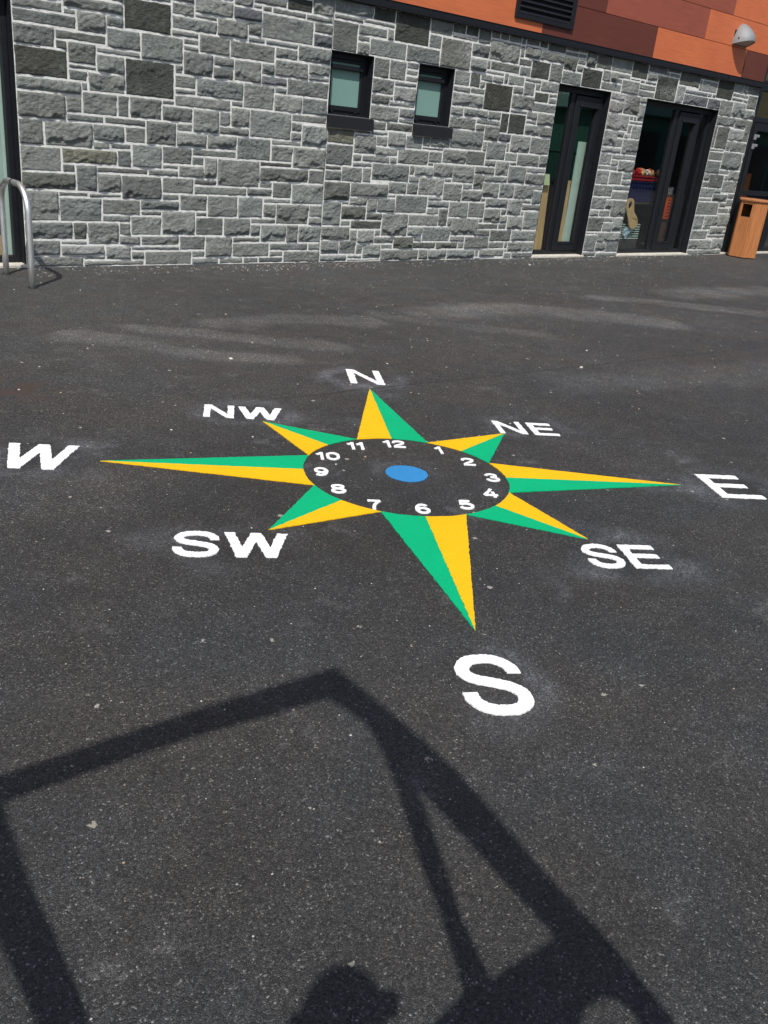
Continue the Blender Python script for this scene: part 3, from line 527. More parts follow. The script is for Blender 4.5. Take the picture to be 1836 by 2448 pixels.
for i, (u, v) in enumerate(CEN):
    t = str(12 if i == 0 else i); H = .104; mb = MB(); ws = [ADV.get(c, .76)*H for c in t]; x = u-sum(ws)/2+.004; nst = 0
    for c, wd in zip(t, ws):
        for P, cl in G[c]:
            pts = [(x+a*H, v-H/2+b*H) for a, b in P]
            pth = spline(pts, cl, 6) if len(pts) > 3 else densify(pts, .008)[:max(2, 0)] if False else (spline(pts, cl, 6))
            ribbon(mb, pth, .0162, cl, jit=.0007, z=PZ1+nst*.0005); nst += 1
        x += wd
    tag(rebase(mb.build('painted_numeral', M['white'], fix=False), (*C2W(u, v), 0)), 'small white clock numeral %s painted inside the circle' % t, 'painted numeral', 'clock numerals inside the compass circle')

# ================================================================ BUILDING
bld = empty('school_building', (9.2, WY, 0), 'grey stone building with white mortar joints, dark framed windows and orange and brown cladding above', 'building')
X0, S5 = 3.02, .005
wallb = MB(); wcol = []; wst = []
srn = random.Random(21)
KC = {'n': ((.226, .240, .222), .10), 'd': ((.082, .086, .072), .12), 'o': ((.158, .165, .145), .12), 'p': ((.140, .147, .154), .12), 't': ((.222, .222, .175), .1), 'd2': ((.135, .136, .124), .15), 'w': ((.25, .25, .235), .08)}
STAINS = [(7.45, 1.95, .22, .45), (8.42, 1.95, .12, .35), (11.75, 1.75, .38, .42), (7.4, 1.35, .3, .25), (8.15, .95, .2, .3), (11.62, 1.1, .25, .5), (13.0, 2.4, .7, .12), (11.7, 2.2, .3, .15), (4.0, .2, 1.0, .12), (8.5, 2.45, .25, .2), (15.0, 2.5, .4, .2)]
def add_stone(x0, z0, x1, z1, kind, sd):
    m_ = .0062
    x0 += m_; x1 -= m_; z0 += m_; z1 -= m_
    w_, h_ = x1-x0, z1-z0
    base, var = KC[kind]; v = 1.34*(1 if kind not in 'do' else .88)*(1+srn.uniform(-var, var)*1.7); tnt = srn.uniform(-.025, .025)
    if kind == 'n' and srn.random() < .2: v *= .82
    c = (base[0]*v*(1+tnt), base[1]*v, base[2]*v*(1-tnt))
    big = min(w_, h_); st_ = .0125
    nx_ = max(3, int(w_/st_)); nz_ = max(3, int(h_/st_))
    proud = srn.uniform(.006, .016) if kind != 'd' else srn.uniform(.004, .009)
    lip = srn.random() < .62 and h_ > .07 and kind != 'd'
    lipz = srn.uniform(.10, .34); lipd = srn.uniform(.022, .046)*min(1, big/.12)
    if lip: proud += .008*min(1, big/.12)
    tilt = srn.uniform(-.006, .010); tiltx = srn.uniform(-.006, .006)
    rows = []
    us = [0, .006/w_]+[.006/w_+(1-.012/w_)*q/(nx_) for q in range(1, nx_)]+[1-.006/w_, 1]
    vs = [0, .006/h_]+[.006/h_+(1-.012/h_)*q/(nz_) for q in range(1, nz_)]+[1-.006/h_, 1]
    for j, vv in enumerate(vs):
        row = []
        for i, uu in enumerate(us):
            x = x0+uu*w_; z = z0+vv*h_
            ed = i == 0 or j == 0 or i == len(us)-1 or j == len(vs)-1
            ex_ = noise.noise(Vector((x*22, z*22, sd)))*.0048; ez_ = noise.noise(Vector((x*22, z*22, sd+9)))*.0048
            if ed: d = -.006
            else:
                dist = min(uu*w_, w_-uu*w_, vv*h_, h_-vv*h_)
                rise = min(1, .45+dist/.028)
                f1 = noise.noise(Vector((x*7, z*9, sd)))*.014; f2 = noise.noise(Vector((x*22-z*16, z*34+x*8, sd*2)))*.009+noise.noise(Vector((x*50-z*30, z*70, sd)))*.004
                d = proud*rise+(f1+f2)*rise*min(1., big/.10)+tilt*(vv-.5)*2+tiltx*(uu-.5)*2
                if lip:
                    lz = lipz+.30*noise.noise(Vector((x*6, sd, 0)))+.14*noise.noise(Vector((x*24, sd, 3)))
                    wz = .008/h_; d += lipd*(sstep(lz-wz, lz+wz, vv)-.6)*min(1, rise)*(1-.8*vv)*max(0, min(1, .75+1.6*noise.noise(Vector((x*5, sd, 7)))))
                d = max(d, .0062)
            row.append((x+ex_, WY-d, z+ez_))
        rows.append(row)
    wallb.grid(rows, 0, True)
    for row in rows:
        for p in row:
            wcol.extend((c[0], c[1], c[2], 1.)); s_ = .3 if kind == 'w' else 0.
            for a, b, ra, rb in STAINS:
                q = ((p[0]-a)/ra)**2+((p[2]-b)/rb)**2
                if q < 1: s_ = max(s_, (1-q)*(1.0 if kind == 'w' else .75))
            wst.append(s_)
for k_, t in enumerate(STONES.split(';')):
    q = t.split(','); a, b, c, d = [int(e) for e in q[:4]]
    add_stone(X0+a*S5, b*S5, X0+c*S5, d*S5, q[4] if len(q) > 4 else 'n', k_*3.17)
# the same walling carries on left of the glazed door, out of the picture
z = 0.
while z < 2.72:
    hh = min(srn.choice([.08, .12, .15, .2]), 2.73-z)
    x = -4.
    while x < 1.86:
        ww = min(srn.choice([.18, .26, .34, .42]), 1.9-x); add_stone(x, z, x+ww, z+hh, 'd' if srn.random() < .06 else 'n', x*7+z*31); x += ww
    z += hh
nst_v = len(wallb.v)
# mortar slab behind the stones, with the openings left out
OPEN = [(6.40, 1.47, 7.00, 2.235), (7.685, 1.47, 8.265, 2.245), (10.22, 0, 11.37, 2.285), (12.25, 0, 14.25, 2.285)]
OPEN[0] = (6.405, 1.60, 7.00, 2.235); OPEN[1] = (7.685, 1.60, 8.265, 2.245)
MY = WY+.35
def mslab(x0, z0, x1, z1): wallb.box(x0, WY-.004, z0, x1, MY, z1, 1)
xs = [(3.02, 6.405), (7.0, 7.685), (8.265, 10.22), (11.37, 12.25), (14.25, 15.36), (-4, 1.9)]
for a, b in xs: mslab(a, 0, b, 2.73)
mslab(6.405, 0, 7.0, 1.60); mslab(6.405, 2.235, 7.0, 2.73); mslab(7.685, 0, 8.265, 1.60); mslab(7.685, 2.245, 8.265, 2.73)
mslab(10.22, 2.285, 11.37, 2.73); mslab(12.25, 2.285, 14.25, 2.73); mslab(1.9, 2.285, 3.02, 2.73)
# stone returns in the reveals: dark lining built with the frames
ev = len(wallb.v)-nst_v
wcol += [.3, .3, .3, 1.]*ev; wst += [0.]*ev
wall = wallb.build('stone_wall', [M['stone'], M['mortar']], bld, fix=False, attrs=dict(col=('FLOAT_COLOR', wcol), stain=('FLOAT', wst)))
# movement joint
mj = MB(); mj.box(6.404, WY-.006, .0, 6.418, WY+.004, 1.468); mj.build('movement_joint', M['sealant'], bld)
mj = MB(); mj.box(6.392, WY-.006, 2.24, 6.406, WY+.004, 2.715); mj.build('movement_joint', M['sealant'], bld)
# fascia rail
fb = MB(); fb.box(-4, WY-.075, 2.722, 15.42, WY+.05, 2.738, bev=.002); fb.box(-4, WY-.068, 2.738, 15.42, WY+.05, 2.800, bev=.003)
fb.box(-4, WY-.074, 2.800, 15.42, WY-.03, 2.806, bev=.001)
for x in (3.9, 6.4, 9.0, 11.6, 14.2): fb.box(x, WY-.0765, 2.724, x+.006, WY-.06, 2.804)
fb.build('fascia_rail', M['dark'], bld)
# cladding
cl = MB(); CYF = WY-.025
ROWS = [(2.806, 3.203), (3.210, 3.605), (3.612, 4.010), (4.017, 4.415), (4.422, 4.82), (4.827, 5.23), (5.237, 5.64), (5.647, 6.05)]
R0 = [([-4, -1, 2.1, 4.6, 7.12, 9.68, 12.145, 14.63, 15.38], 'obobrobob'), ]
def clad_row(z0, z1, xs_, cols):
    for a, b, c in zip(xs_[:-1], xs_[1:], cols):
        if z0 < 3.72 and b > 9.14 and a < 10.26:        # the vent takes its place
            if a < 9.14: cl.box(a+.001, CYF, z0, 9.14, CYF+.012, z1, c)
            if b > 10.26: cl.box(10.26, CYF, z0, b-.001, CYF+.012, z1, c)
            if z0 < 2.92: cl.box(max(a, 9.14)+.001, CYF, z0, min(b, 10.26)-.001, CYF+.012, 2.92, c)
        else: cl.box(a+.001, CYF, z0, b-.001, CYF+.012, z1, c)
clad_row(*ROWS[0], [-4, -1, 2.1, 4.6, 7.12, 9.685, 12.145, 14.63, 15.38], [0, 2, 0, 1, 2, 0, 1, 0, 1][0:8] if False else [0, 2, 1, 2, 0, 1, 0, 1])
clad_row(*ROWS[1], [-4, -2, .9, 3.4, 5.9, 8.4, 10.91, 13.365, 15.38], [1, 0, 2, 0, 0, 1, 2, 0])
clad_row(*ROWS[2], [-4, -.5, 1.7, 4.2, 6.6, 9.1, 11.5, 14.01, 15.38], [0, 1, 2, 0, 1, 0, 2, 0])
for j, (z0, z1) in enumerate(ROWS[3:]):
    x = -4.; xs_ = [x]
    while x < 13: x += srn.choice([1.7, 2.5, 2.5]); xs_.append(x)
    clad_row(z0, z1, xs_+[15.38], [srn.choice([0, 0, 1, 2]) for _ in xs_])
cl.build('cladding', [M['orange'], M['brown'], M['redbrown']], bld)
bk = MB(); bk.box(-4, WY+.0, 2.80, 15.38, WY+.35, 6.06)
bk.build('cladding_backing', M['black'], bld)
rf = MB(); rf.box(-4.2, WY-.2, 6.06, 22, WY+9, 6.3); rf.build('roof', M['roof'], bld)
sh = MB(); sh.box(-4, WY+8.7, 0, 22, WY+9, 6.06); sh.box(-4.0, WY+.36, 0, -3.7, WY+8.7, 6.06); sh.box(21.7, WY+.36, 0, 22, WY+8.7, 6.06)
sh.build('outer_wall', M['roof'], bld)
# louvre vent
vt = MB()
vx0, vx1, vz0, vz1 = 9.14, 10.26, 2.92, 3.72; VY = WY-.045
for a in ((vx0, vz0, vx1, vz0+.055), (vx0, vz1-.055, vx1, vz1), (vx0, vz0+.055, vx0+.055, vz1-.055), (vx1-.075, vz0+.055, vx1, vz1-.055)):
    vt.box(a[0], VY-.01, a[1], a[2], WY-.0, a[3], bev=.002)
vt.box(vx0+.05, WY-.012, vz0+.05, vx1-.05, WY-.002, vz1-.05)
vo = vt.build('louvre_vent', M['dark'], bld)
lv = MB(); z = vz0+.075
while z < vz1-.09:
    lv.hexa([(vx0+.056, VY-.006, z-.014), (vx1-.076, VY-.006, z-.014), (vx1-.076, VY-.002, z-.016), (vx0+.056, VY-.002, z-.016)],
            [(vx0+.056, WY-.016, z+.032), (vx1-.076, WY-.016, z+.032), (vx1-.076, WY-.013, z+.030), (vx0+.056, WY-.013, z+.030)]); z += .062
lv.build('louvre_blades', M['dark'], vo)

def bar_frame(mb, x0, z0, x1, z1, t, y0, y1, bev=.004, tl=None, tr=None, tt=None, tb=None):
    tl = t if tl is None else tl; tr = t if tr is None else tr; tt = t if tt is None else tt; tb = t if tb is None else tb
    mb.box(x0, y0, z0, x0+tl, y1, z1, bev=bev); mb.box(x1-tr, y0, z0, x1, y1, z1, bev=bev)
    mb.box(x0+tl, y0+.001, z0, x1-tr, y1-.001, z0+tb, bev=bev); mb.box(x0+tl, y0+.001, z1-tt, x1-tr, y1-.001, z1, bev=bev)
def lining(mb, x0, z0, x1, z1, y0, y1, t=.008, bottom=False):
    y1 = MY+.012
    mb.box(x0-.002, y0, z0, x0+t, y1, z1); mb.box(x1-t, y0, z0, x1+.002, y1, z1); mb.box(x0+t, y0, z1-t, x1-t, y1, z1+.002)
FY = WY+.10
# two small windows
for (x0, x1, z1) in ((6.405, 7.000, 2.235), (7.685, 8.265, 2.245)):
    z0 = 1.60; f = MB()
    lining(f, x0, z0, x1, z1, WY-.004, FY+.08)
    bar_frame(f, x0+.008, z0, x1-.008, z1-.008, .05, FY, FY+.07, tr=.055, tt=.06, tb=.045)
    bar_frame(f, x0+.06, z0+.045, x1-.065, z1-.07, .03, FY-.012, FY+.05, tt=.03, tb=.052)
    wo = f.build('window', M['dark'], bld)
    p = MB(); p.box(x0+.085, FY+.012, z0+.09, x1-.09, FY+.018, z1-.09); p.build('pane', M['frost'], wo)
    tv = MB(); tv.box(x0+.075, FY-.042, z1-.175, x1-.085, FY-.01, z1-.125, bev=.008); tv.build('trickle_vent', M['dark'], wo)
    sl = MB()
    sl.hexa([(x0-.008, WY-.055, z0-.13), (x1+.035, WY-.055, z0-.13), (x1+.035, WY+.02, z0-.13), (x0-.008, WY+.02, z0-.13)],
            [(x0-.008, WY-.055, z0-.012), (x1+.035, WY-.055, z0-.012), (x1+.035, WY+.02, z0+.004), (x0-.008, WY+.02, z0+.004)])
    sl.box(x0, WY+.02, z0-.12, x1, FY+.02, z0+.012)
    sl.build('sill', M['dark2'], wo)
    for hx in (x0+.10, x1-.16): hb = MB(); hb.box(hx, FY-.028, z0+.028, hx+.035, FY-.002, z0+.046, bev=.003); hb.build('hinge_cover', M['dark'], wo)
# glazed doors
def door(x0, x1, z1, leaf, panes, mulls, lab=None):
    f = MB(); lining(f, x0, .03, x1, z1, WY-.004, FY+.08)
    bar_frame(f, x0+.008, .03, x1-.008, z1-.008, .055, FY, FY+.075, tt=.075, tb=.06)
    for a, b in mulls: f.box(a, FY+.002, .09, b, FY+.073, z1-.083, bev=.004)
    do = f.build('glazed_door', M['dark'], bld)
    l0, l1 = leaf; lf = MB(); bar_frame(lf, l0, .095, l1, z1-.10, .12, FY-.018, FY+.05, tl=.118, tr=.115, tt=.135, tb=.115)
    lf.box(l0+.095, FY-.026, .185, l1-.09, FY-.012, .212, bev=.003)
    lo = lf.build('door_leaf', M['dark'], do)
    pn = MB(); pn.box(l0+.11, FY+.02, .2, l1-.105, FY+.026, z1-.22); pn.build('pane', M['glass'], lo)
    tv = MB(); tv.box(l0+.10, FY-.045, z1-.245, l1-.09, FY-.016, z1-.21, bev=.008); tv.build('trickle_vent', M['dark'], lo)
    for a, b in panes:
        pn = MB(); pn.box(a-.01, FY+.03, .085, b+.01, FY+.036, z1-.08); pn.build('pane', M['glass'], do)
    th = MB(); th.box(x0-.02, WY-.035, .001, x1+.02, FY+.09, .030, bev=.004); th.build('threshold', M['thresh'], do)
    return do
door(10.22, 11.37, 2.285, (10.745, 11.335), [(10.283, 10.66)], [(10.655, 10.742)])
door(12.25, 14.25, 2.285, (13.325, 13.885), [(12.313, 13.215), (13.955, 14.187)], [(13.21, 13.32), (13.89, 13.955)])
door(1.90, 3.02, 2.285, (1.97, 2.42), [(2.50, 2.90)], [(2.425, 2.50)])
# glazed screen at the right end
gs = MB(); SX = 15.385; SY = WY+.06
gs.box(SX, SY, 0.03, SX+.19, SY+.12, 6.0, bev=.004)
for x in (16.95, 18.6, 20.2): gs.box(x, SY, .1, x+.07, SY+.12, 6.0, bev=.004)
gs.box(21.6, SY, .0, 21.7, SY+.12, 6.0)
for z0, z1 in ((.03, .10), (2.21, 2.29), (2.70, 2.86), (4.4, 4.5), (5.9, 6.0)): gs.box(SX+.19, SY+.002, z0, 21.6, SY+.118, z1, bev=.004)
gso = gs.build('glazed_screen', M['dark'], bld)
lf = MB(); bar_frame(lf, SX+.20, .105, 16.94, 2.20, .11, SY-.02, SY+.06, tb=.10, tt=.12); lf.box(SX+.31, SY-.012, 1.02, 16.83, SY+.05, 1.10, bev=.003)
lfo = lf.build('door_leaf', M['dark'], gso)
pn = MB(); pn.box(SX+.30, SY+.02, .20, 16.84, SY+.026, 1.03); pn.box(SX+.30, SY+.02, 1.09, 16.84, SY+.026, 2.09); pn.build('pane', M['glass'], lfo)
for z in (1.78, 1.93): hd = MB(); hd.box(SX+.225, SY-.05, z, SX+.285, SY-.018, z+.085, bev=.006); hd.box(SX+.275, SY-.075, z+.04, SX+.325, SY-.045, z+.085, bev=.006); hd.build('door_lock', M['silver'], lfo)
pn = MB()
for a, b in ((SX+.18, 16.96), (17.01, 18.61), (18.66, 20.21), (20.26, 21.61)):
    for c, d in ((.09, 2.22), (2.28, 2.71), (2.85, 4.41), (4.49, 5.91)):
        if a < 16 and c < 1: continue
        pn.box(a, SY+.06, c, b, SY+.066, d)
pn.build('pane', M['glass'], gso)
th = MB(); th.box(SX-.02, WY-.02, .001, 21.7, SY+.13, .030, bev=.004); th.build('threshold', M['thresh'], gso)

# wall lamp
lx, lz = 14.345, 3.235; la = MB(); rows = []
LYW = CYF-.001
for j in range(15):
    ph = (math.pi/2)*j/14; row = []
    for i in range(25):
        a = math.pi*i/24
        sp_ = math.sin(ph); rx = .205*max(0, 1-sp_**1.9)**.62; ry = .245*max(0, 1-sp_**1.9)**.62
        y = -ry*math.sin(a); zz = .305*math.sin(ph)
        row.append((rx*math.cos(a), y, zz*(1-.0*math.sin(a))-y*.30*(1-math.sin(ph))))
    rows.append(row)
la.grid(rows, 0, True)
lamp = la.build('wall_lamp', M['silver'], fix=True)
lamp.location = (lx, LYW, lz)
tag(lamp, 'silver half dome wall lamp on the orange cladding at the top right', 'wall lamp')
def child(mb, name, m_, par):
    o = mb.build(name, m_); o.parent = par; return o
rim = MB(); rim.tube([(.200*math.cos(math.pi*i/24), -.240*math.sin(math.pi*i/24), .240*math.sin(math.pi*i/24)*.30-.002) for i in range(25)], .006, 8); child(rim, 'rim', M['silver'], lamp)
ln = MB(); ln.face([(.196*math.cos(math.pi*i/24), -.236*math.sin(math.pi*i/24), .236*math.sin(math.pi*i/24)*.30+.004) for i in range(25)]); child(ln, 'diffuser', M['lens'], lamp)
bp = MB(); bp.box(-.19, -.006, .0, .19, .0, .2); child(bp, 'back_plate', M['dark'], lamp)
sw = MB(); sw.tube([(-.182, -.085, .085), (-.19, -.092, .087)], .012, 12); child(sw, 'fixing_screw', M['black'], lamp)
del STONES
# ================================================================ THINGS
# stainless hoop
hoop = empty('bicycle_stand', (2.741, 8.04, 0), 'brushed steel hoop bicycle stand on the asphalt by the left door', 'bicycle stand')
hp = MB(); r0 = .21; ya, yb = -.318, .318; zt = .815; pts = [(0, ya, -.05), (0, ya, .2), (0, ya, .4)]
for q in range(13):
    a = math.pi-q*math.pi/24; pts.append((0, ya+r0+r0*math.cos(a), zt-r0+r0*math.sin(a)))
for q in range(13):
    a = math.pi/2-q*math.pi/24; pts.append((0, yb-r0+r0*math.cos(a), zt-r0+r0*math.sin(a)))
pts += [(0, yb, .4), (0, yb, .2), (0, yb, -.05)]
hp.tube([(p[0]+2.741, p[1]+8.04, p[2]) for p in pts], .0255, 20)
hp.build('hoop_tube', M['steel'], hoop)
bd = MB(); bd.tube([(2.741, 8.04-.012+q*.006, zt) for q in range(5)], .0275, 20); bd.build('black_band', M['black'], hoop)
for y, nm in ((ya, 0), (yb, 1)):
    k_ = MB(); k_.tube([(2.741, 8.04+y, .0006), (2.741, 8.04+y, .006)], [.040, .034], 14); k_.build('foot_seal', M['black'], hoop)

# litter bin
BX, BY = 15.60, 8.355
bn = empty('litter_bin', (BX, BY, 0), 'orange brown timber litter bin with a dark slot by the right end of the wall', 'litter bin')
FN = [R(183+60*i) for i in range(6)]; AP = .232; HW = .118      # six wide faces with narrow corner slats between
def hexpts(ap, hw, z, taper=1.):
    o = []
    for a in FN:
        for s in (-1, 1): o.append((BX+(math.cos(a)*ap-math.sin(a)*s*hw)*taper, BY+(math.sin(a)*ap+math.cos(a)*s*hw)*taper, z))
    return o
body = MB(); zt_ = .955
ring = hexpts(AP, HW, 0)
for i in range(12):
    p, q = ring[i], ring[(i+1) % 12]
    wide = i % 2 == 0; n = 2 if wide else 1
    for e in range(n):
        a0, a1 = e/n, (e+1)/n; g_ = .0022
        L = math.hypot(q[0]-p[0], q[1]-p[1])
        P0 = Vector((p[0]+(q[0]-p[0])*a0, p[1]+(q[1]-p[1])*a0, 0)); P1 = Vector((p[0]+(q[0]-p[0])*a1, p[1]+(q[1]-p[1])*a1, 0))
        d = (P1-P0).normalized(); P0 += d*g_; P1 -= d*g_
        inn = Vector((BX, BY, 0))-(P0+P1)/2; inn.normalize(); inn *= .022
        def slat(za, zb, pa=P0, pb=P1):
            body.hexa([pa+Vector((0, 0, za)), pb+Vector((0, 0, za)), pb+inn*.999+Vector((0, 0, za)), pa+inn+Vector((0, 0, za))],
                      [pa+Vector((0, 0, zb)), pb+Vector((0, 0, zb)), pb+inn*.999+Vector((0, 0, zb)), pa+inn+Vector((0, 0, zb))])
        if i == 0: slat(.018, .690); slat(.905, zt_, P0, P1)
        else: slat(.018, zt_)
# side posts of the slot
p, q = Vector(ring[0]), Vector(ring[1]); d = (q-p).normalized(); inn = (Vector((BX, BY, 0))-(p+q)/2).normalized()*.022
for a, b in ((p+d*.003, p+d*.030), (q-d*.030, q-d*.003)):
    body.hexa([a+Vector((0, 0, .691)), b+Vector((0, 0, .691)), b+inn+Vector((0, 0, .691)), a+inn+Vector((0, 0, .691))],
              [a+Vector((0, 0, .904)), b+Vector((0, 0, .904)), b+inn+Vector((0, 0, .904)), a+inn+Vector((0, 0, .904))])
body.build('timber_body', M['wood'], bn)
top = MB(); top.hexa(hexpts(AP+.026, HW+.012, .957), hexpts(AP+.028, HW+.013, .978)); top.hexa(hexpts(AP+.028, HW+.013, .9785), hexpts(AP+.010, HW+.004, .992))
top.build('lid', M['woodtop'], bn)
li = MB(); li.hexa(hexpts(AP-.045, HW-.02, .01), hexpts(AP-.045, HW-.02, .70)); li.build('liner', M['black'], bn)
sk = MB(); sk.hexa(hexpts(AP-.02, HW-.01, .0005), hexpts(AP-.02, HW-.01, .0175)); sk.build('plinth', M['black'], bn)
fb_ = MB(); fb_.hexa([(BX+.1, BY-.12, .80), (BX+.12, BY-.12, .80), (BX+.12, BY+.12, .80), (BX+.1, BY+.12, .80)], [(BX+.1, BY-.12, .95), (BX+.12, BY-.12, .95), (BX+.12, BY+.12, .95), (BX+.1, BY+.12, .95)]); fb_.build('inner_board', M['black'], bn)

# rooms behind the glass
rm = MB(); rm.box(-3.7, WY+.36, -.02, 21.7, WY+8.6, .028)
rm.build('interior_floor', M['floor'], bld)
iw = MB(); iw.box(-3.7, WY+4.2, .03, 21.7, WY+4.3, 2.9); iw.box(-3.7, WY+.36, 2.9, 21.7, WY+8.6, 3.0)
for x in (3.3, 9.2, 11.8, 15.3): iw.box(x, WY+.36, .03, x+.1, WY+4.2, 2.9)
for a, b in ((3.02, 6.405), (7.0, 7.685), (8.265, 10.22), (11.37, 12.25), (14.25, 15.36), (-3.7, 1.9)): iw.box(a, MY+.001, .03, b, MY+.009, 2.9)
iw.build('interior_wall', M['inner'], bld)

def board(x0, x1, y, z0, z1, m_, label, cat='board', lean=0., grp=None, th=.02, nm='timber_board'):
    mb = MB(); w0 = (x1-x0)
    mb.hexa([(x0, y, z0), (x1, y, z0), (x1, y+th, z0), (x0, y+th, z0)], [(x0+lean, y+.03, z1), (x1+lean, y+.03, z1), (x1+lean, y+.03+th, z1), (x0+lean, y+.03+th, z1)])
    o = mb.build(nm, m_); rebase(o, ((x0+x1)/2, y, z0)); tag(o, label, cat, grp); return o
IB = WY+.195
board(11.115, 11.305, IB, .03, 1.60, M['pale'], 'wide pale green board standing behind the glass leaf of the left tall door', lean=.02)
board(10.97, 11.11, IB+.01, .03, 1.06, M['tan'], 'tan timber board left of the pale green board behind the left tall door', lean=0.0)
board(11.31, 11.352, IB+.01, .03, 1.02, M['tan'], 'tan timber board right of the pale green board behind the left tall door', lean=0.0)
board(10.50, 10.645, IB, .03, .98, M['tan'], 'tan timber plank behind the left pane of the left tall door', lean=-.02)
board(10.66, 10.78, IB+.16, .03, 1.02, noisy('grey_board', (.16, .13, .09), .7), 'dull brown board at the back behind the left pane of the left tall door')
board(10.385, 10.495, IB-.02, .03, .80, M['tan'], 'short tan timber offcut at the stone edge behind the left tall door')
board(10.44, 10.56, IB-.03, .985, 1.13, M['lime'], 'pale lime card box on top of the plank behind the left tall door', 'box', th=.04, nm='card_box')
board(2.90, 3.008, IB, .03, 2.2, M['pale'], 'pale green upright board behind the pane of the far left door')
board(2.79, 2.895, IB, .03, .26, M['tan'], 'tan block low behind the pane of the far left door', nm='timber_block')
# paddle shaped wooden board with a hole, hung against the glass of the right tall door
def paddle():
    mb = MB(); y0, y1 = WY+.165, WY+.183; cx, cz = 12.62, .72
    out = spline([(12.50, .74), (12.52, .83), (12.59, .865), (12.68, .835), (12.715, .74), (12.75, .66), (12.85, .58), (12.90, .48), (12.85, .41), (12.76, .405), (12.68, .45), (12.62, .55), (12.54, .66)], True, 6)
    inn = [(12.607+.046*math.cos(a)*1.0, .765+.055*math.sin(a)) for a in [2*math.pi*q/len(out)+math.pi*.92 for q in range(len(out))]]
    inn = [p for p in inn]
    # match winding of the outline (clockwise from the upper left)
    inn = [(12.607+.046*math.cos(math.pi-2*math.pi*q/len(out)+.25), .765+.055*math.sin(math.pi-2*math.pi*q/len(out)+.25)) for q in range(len(out))]
    # strips between hole and outline on both faces, and the two edges
    n = len(out); best = 0
    ang = [math.atan2(z-.765, x-12.607) for x, z in out]
    inn = [(12.607+.046*math.cos(a), .765+.055*math.sin(a)) for a in ang]
    fr = [(x, y0, z) for x, z in out]; fi = [(x, y0, z) for x, z in inn]; br = [(x, y1, z) for x, z in out]; bi = [(x, y1, z) for x, z in inn]
    for A_, B_ in ((fr, fi), (br, bi), (fr, br), (fi, bi)): mb.grid([A_, B_], 0, False, True)
    o = mb.build('wooden_paddle', M['tan']); rebase(o, (12.7, y0, .405))
    tag(o, 'tan paddle shaped wooden board with a round hole hanging behind the right tall door', 'wooden board')
    s_ = MB(); y = y0-.001
    for x, z in ((12.735, .565), (12.755, .560), (12.785, .553), (12.81, .548), (12.832, .543)): s_.box(x, y-.001, z-.010, x+.012, y, z+.012)
    c = s_.build('stamped_mark', M['dark2']); c.location = (0, 0, 0); c.parent = o; c.matrix_parent_inverse = Matrix.Translation(o.location).inverted()
paddle()
st_ = MB()
for q in range(7):
    z = .235+q*.036; st_.box(12.60-.004*q, WY+.235, z, 13.09, WY+.243, z+.013)
st_.box(12.585, WY+.2435, .225, 13.095, WY+.26, .475, 1)
sb = st_.build('striped_bag', [M['pale'], M['floor']]); rebase(sb, (12.84, WY+.24, .225)); tag(sb, 'pale green and dark striped bag below the wooden paddle behind the right tall door', 'bag')
lg_ = MB(); lg_.box(12.60, WY+.236, .031, 13.08, WY+.26, .2245); lgo = lg_.build('stand', M['floor']); lgo.parent = sb; lgo.matrix_parent_inverse = Matrix.Translation(sb.location).inverted()
cm_ = MB(); rows = []
P4 = [Vector((12.70, WY+.20, .44)), Vector((12.84, WY+.20, .38)), Vector((12.575, WY+.21, .34)), Vector((12.70, WY+.20, .235))]
for j in range(7):
    rows.append([P4[0].lerp(P4[1], i/6).lerp(P4[2].lerp(P4[3], i/6), j/6)+Vector((0, .012*math.sin(i*1.9+j*.8), 0)) for i in range(7)])
cm_.grid(rows, 0, True); cb = [[p+Vector((0, .004, 0)) for p in r] for r in rows]; cm_.grid(cb, 0, True)
co = cm_.build('blue_cloth', M['cloth']); rebase(co, (12.7, WY+.2, .235)); tag(co, 'crumpled light blue cloth draped over the striped bag behind the right tall door', 'cloth')
# tubs on a low table
tb = empty('low_table', (13.3, WY+.55, .03), 'low dark table carrying the coloured tubs inside the right tall door', 'table')
t_ = MB(); t_.box(12.75, WY+.36, .76, 13.9, WY+.74, .79, bev=.004); t_.build('table_top', M['floor'], tb)
for x in (12.78, 13.84):
    for y in (.38, .69): l_ = MB(); l_.box(x, WY+y, .03, x+.04, WY+y+.04, .76); l_.build('leg', M['floor'], tb)
def tub(x0, y0, z0, x1, y1, z1, m_, nm, lab, holes=True):
    mb = MB(); e = .03; t = .012
    mb.hexa([(x0+e, y0+e, z0), (x1-e, y0+e, z0), (x1-e, y1-e, z0), (x0+e, y1-e, z0)], [(x0+e, y0+e, z0+t), (x1-e, y0+e, z0+t), (x1-e, y1-e, z0+t), (x0+e, y1-e, z0+t)])
    for (ax, ay, bx, by, cx_, cy_) in ((x0, y0, x1, y0, 0, t), (x0, y1-t, x1, y1-t, 0, t)):
        n = 9 if holes else 1
        mb.box(ax, ay, z0+t, bx, ay+t, z0+(z1-z0)*.62); mb.box(ax, ay, z1-(z1-z0)*.22, bx, ay+t, z1)
        for q in range(n+1):
            x = ax+(bx-ax)*q/(n); wd = (bx-ax)*.3/n; mb.box(max(ax, x-wd), ay, z0+(z1-z0)*.62, min(bx, x+wd), ay+t, z1-(z1-z0)*.22)
    mb.box(x0, y0+t, z0+t, x0+t, y1-t, z1); mb.box(x1-t, y0+t, z0+t, x1, y1-t, z1)
    mb.box(x0-.015, y0-.015, z1, x1+.015, y0+.005, z1+.02, bev=.004)
    o = mb.build(nm, m_); rebase(o, ((x0+x1)/2, (y0+y1)/2, z0)); tag(o, lab, 'tub'); return o
tub(12.86, WY+.39, .79, 13.72, WY+.70, 1.09, M['navy'], 'plastic_tub', 'dark blue plastic tub with a row of holes behind the right tall door')
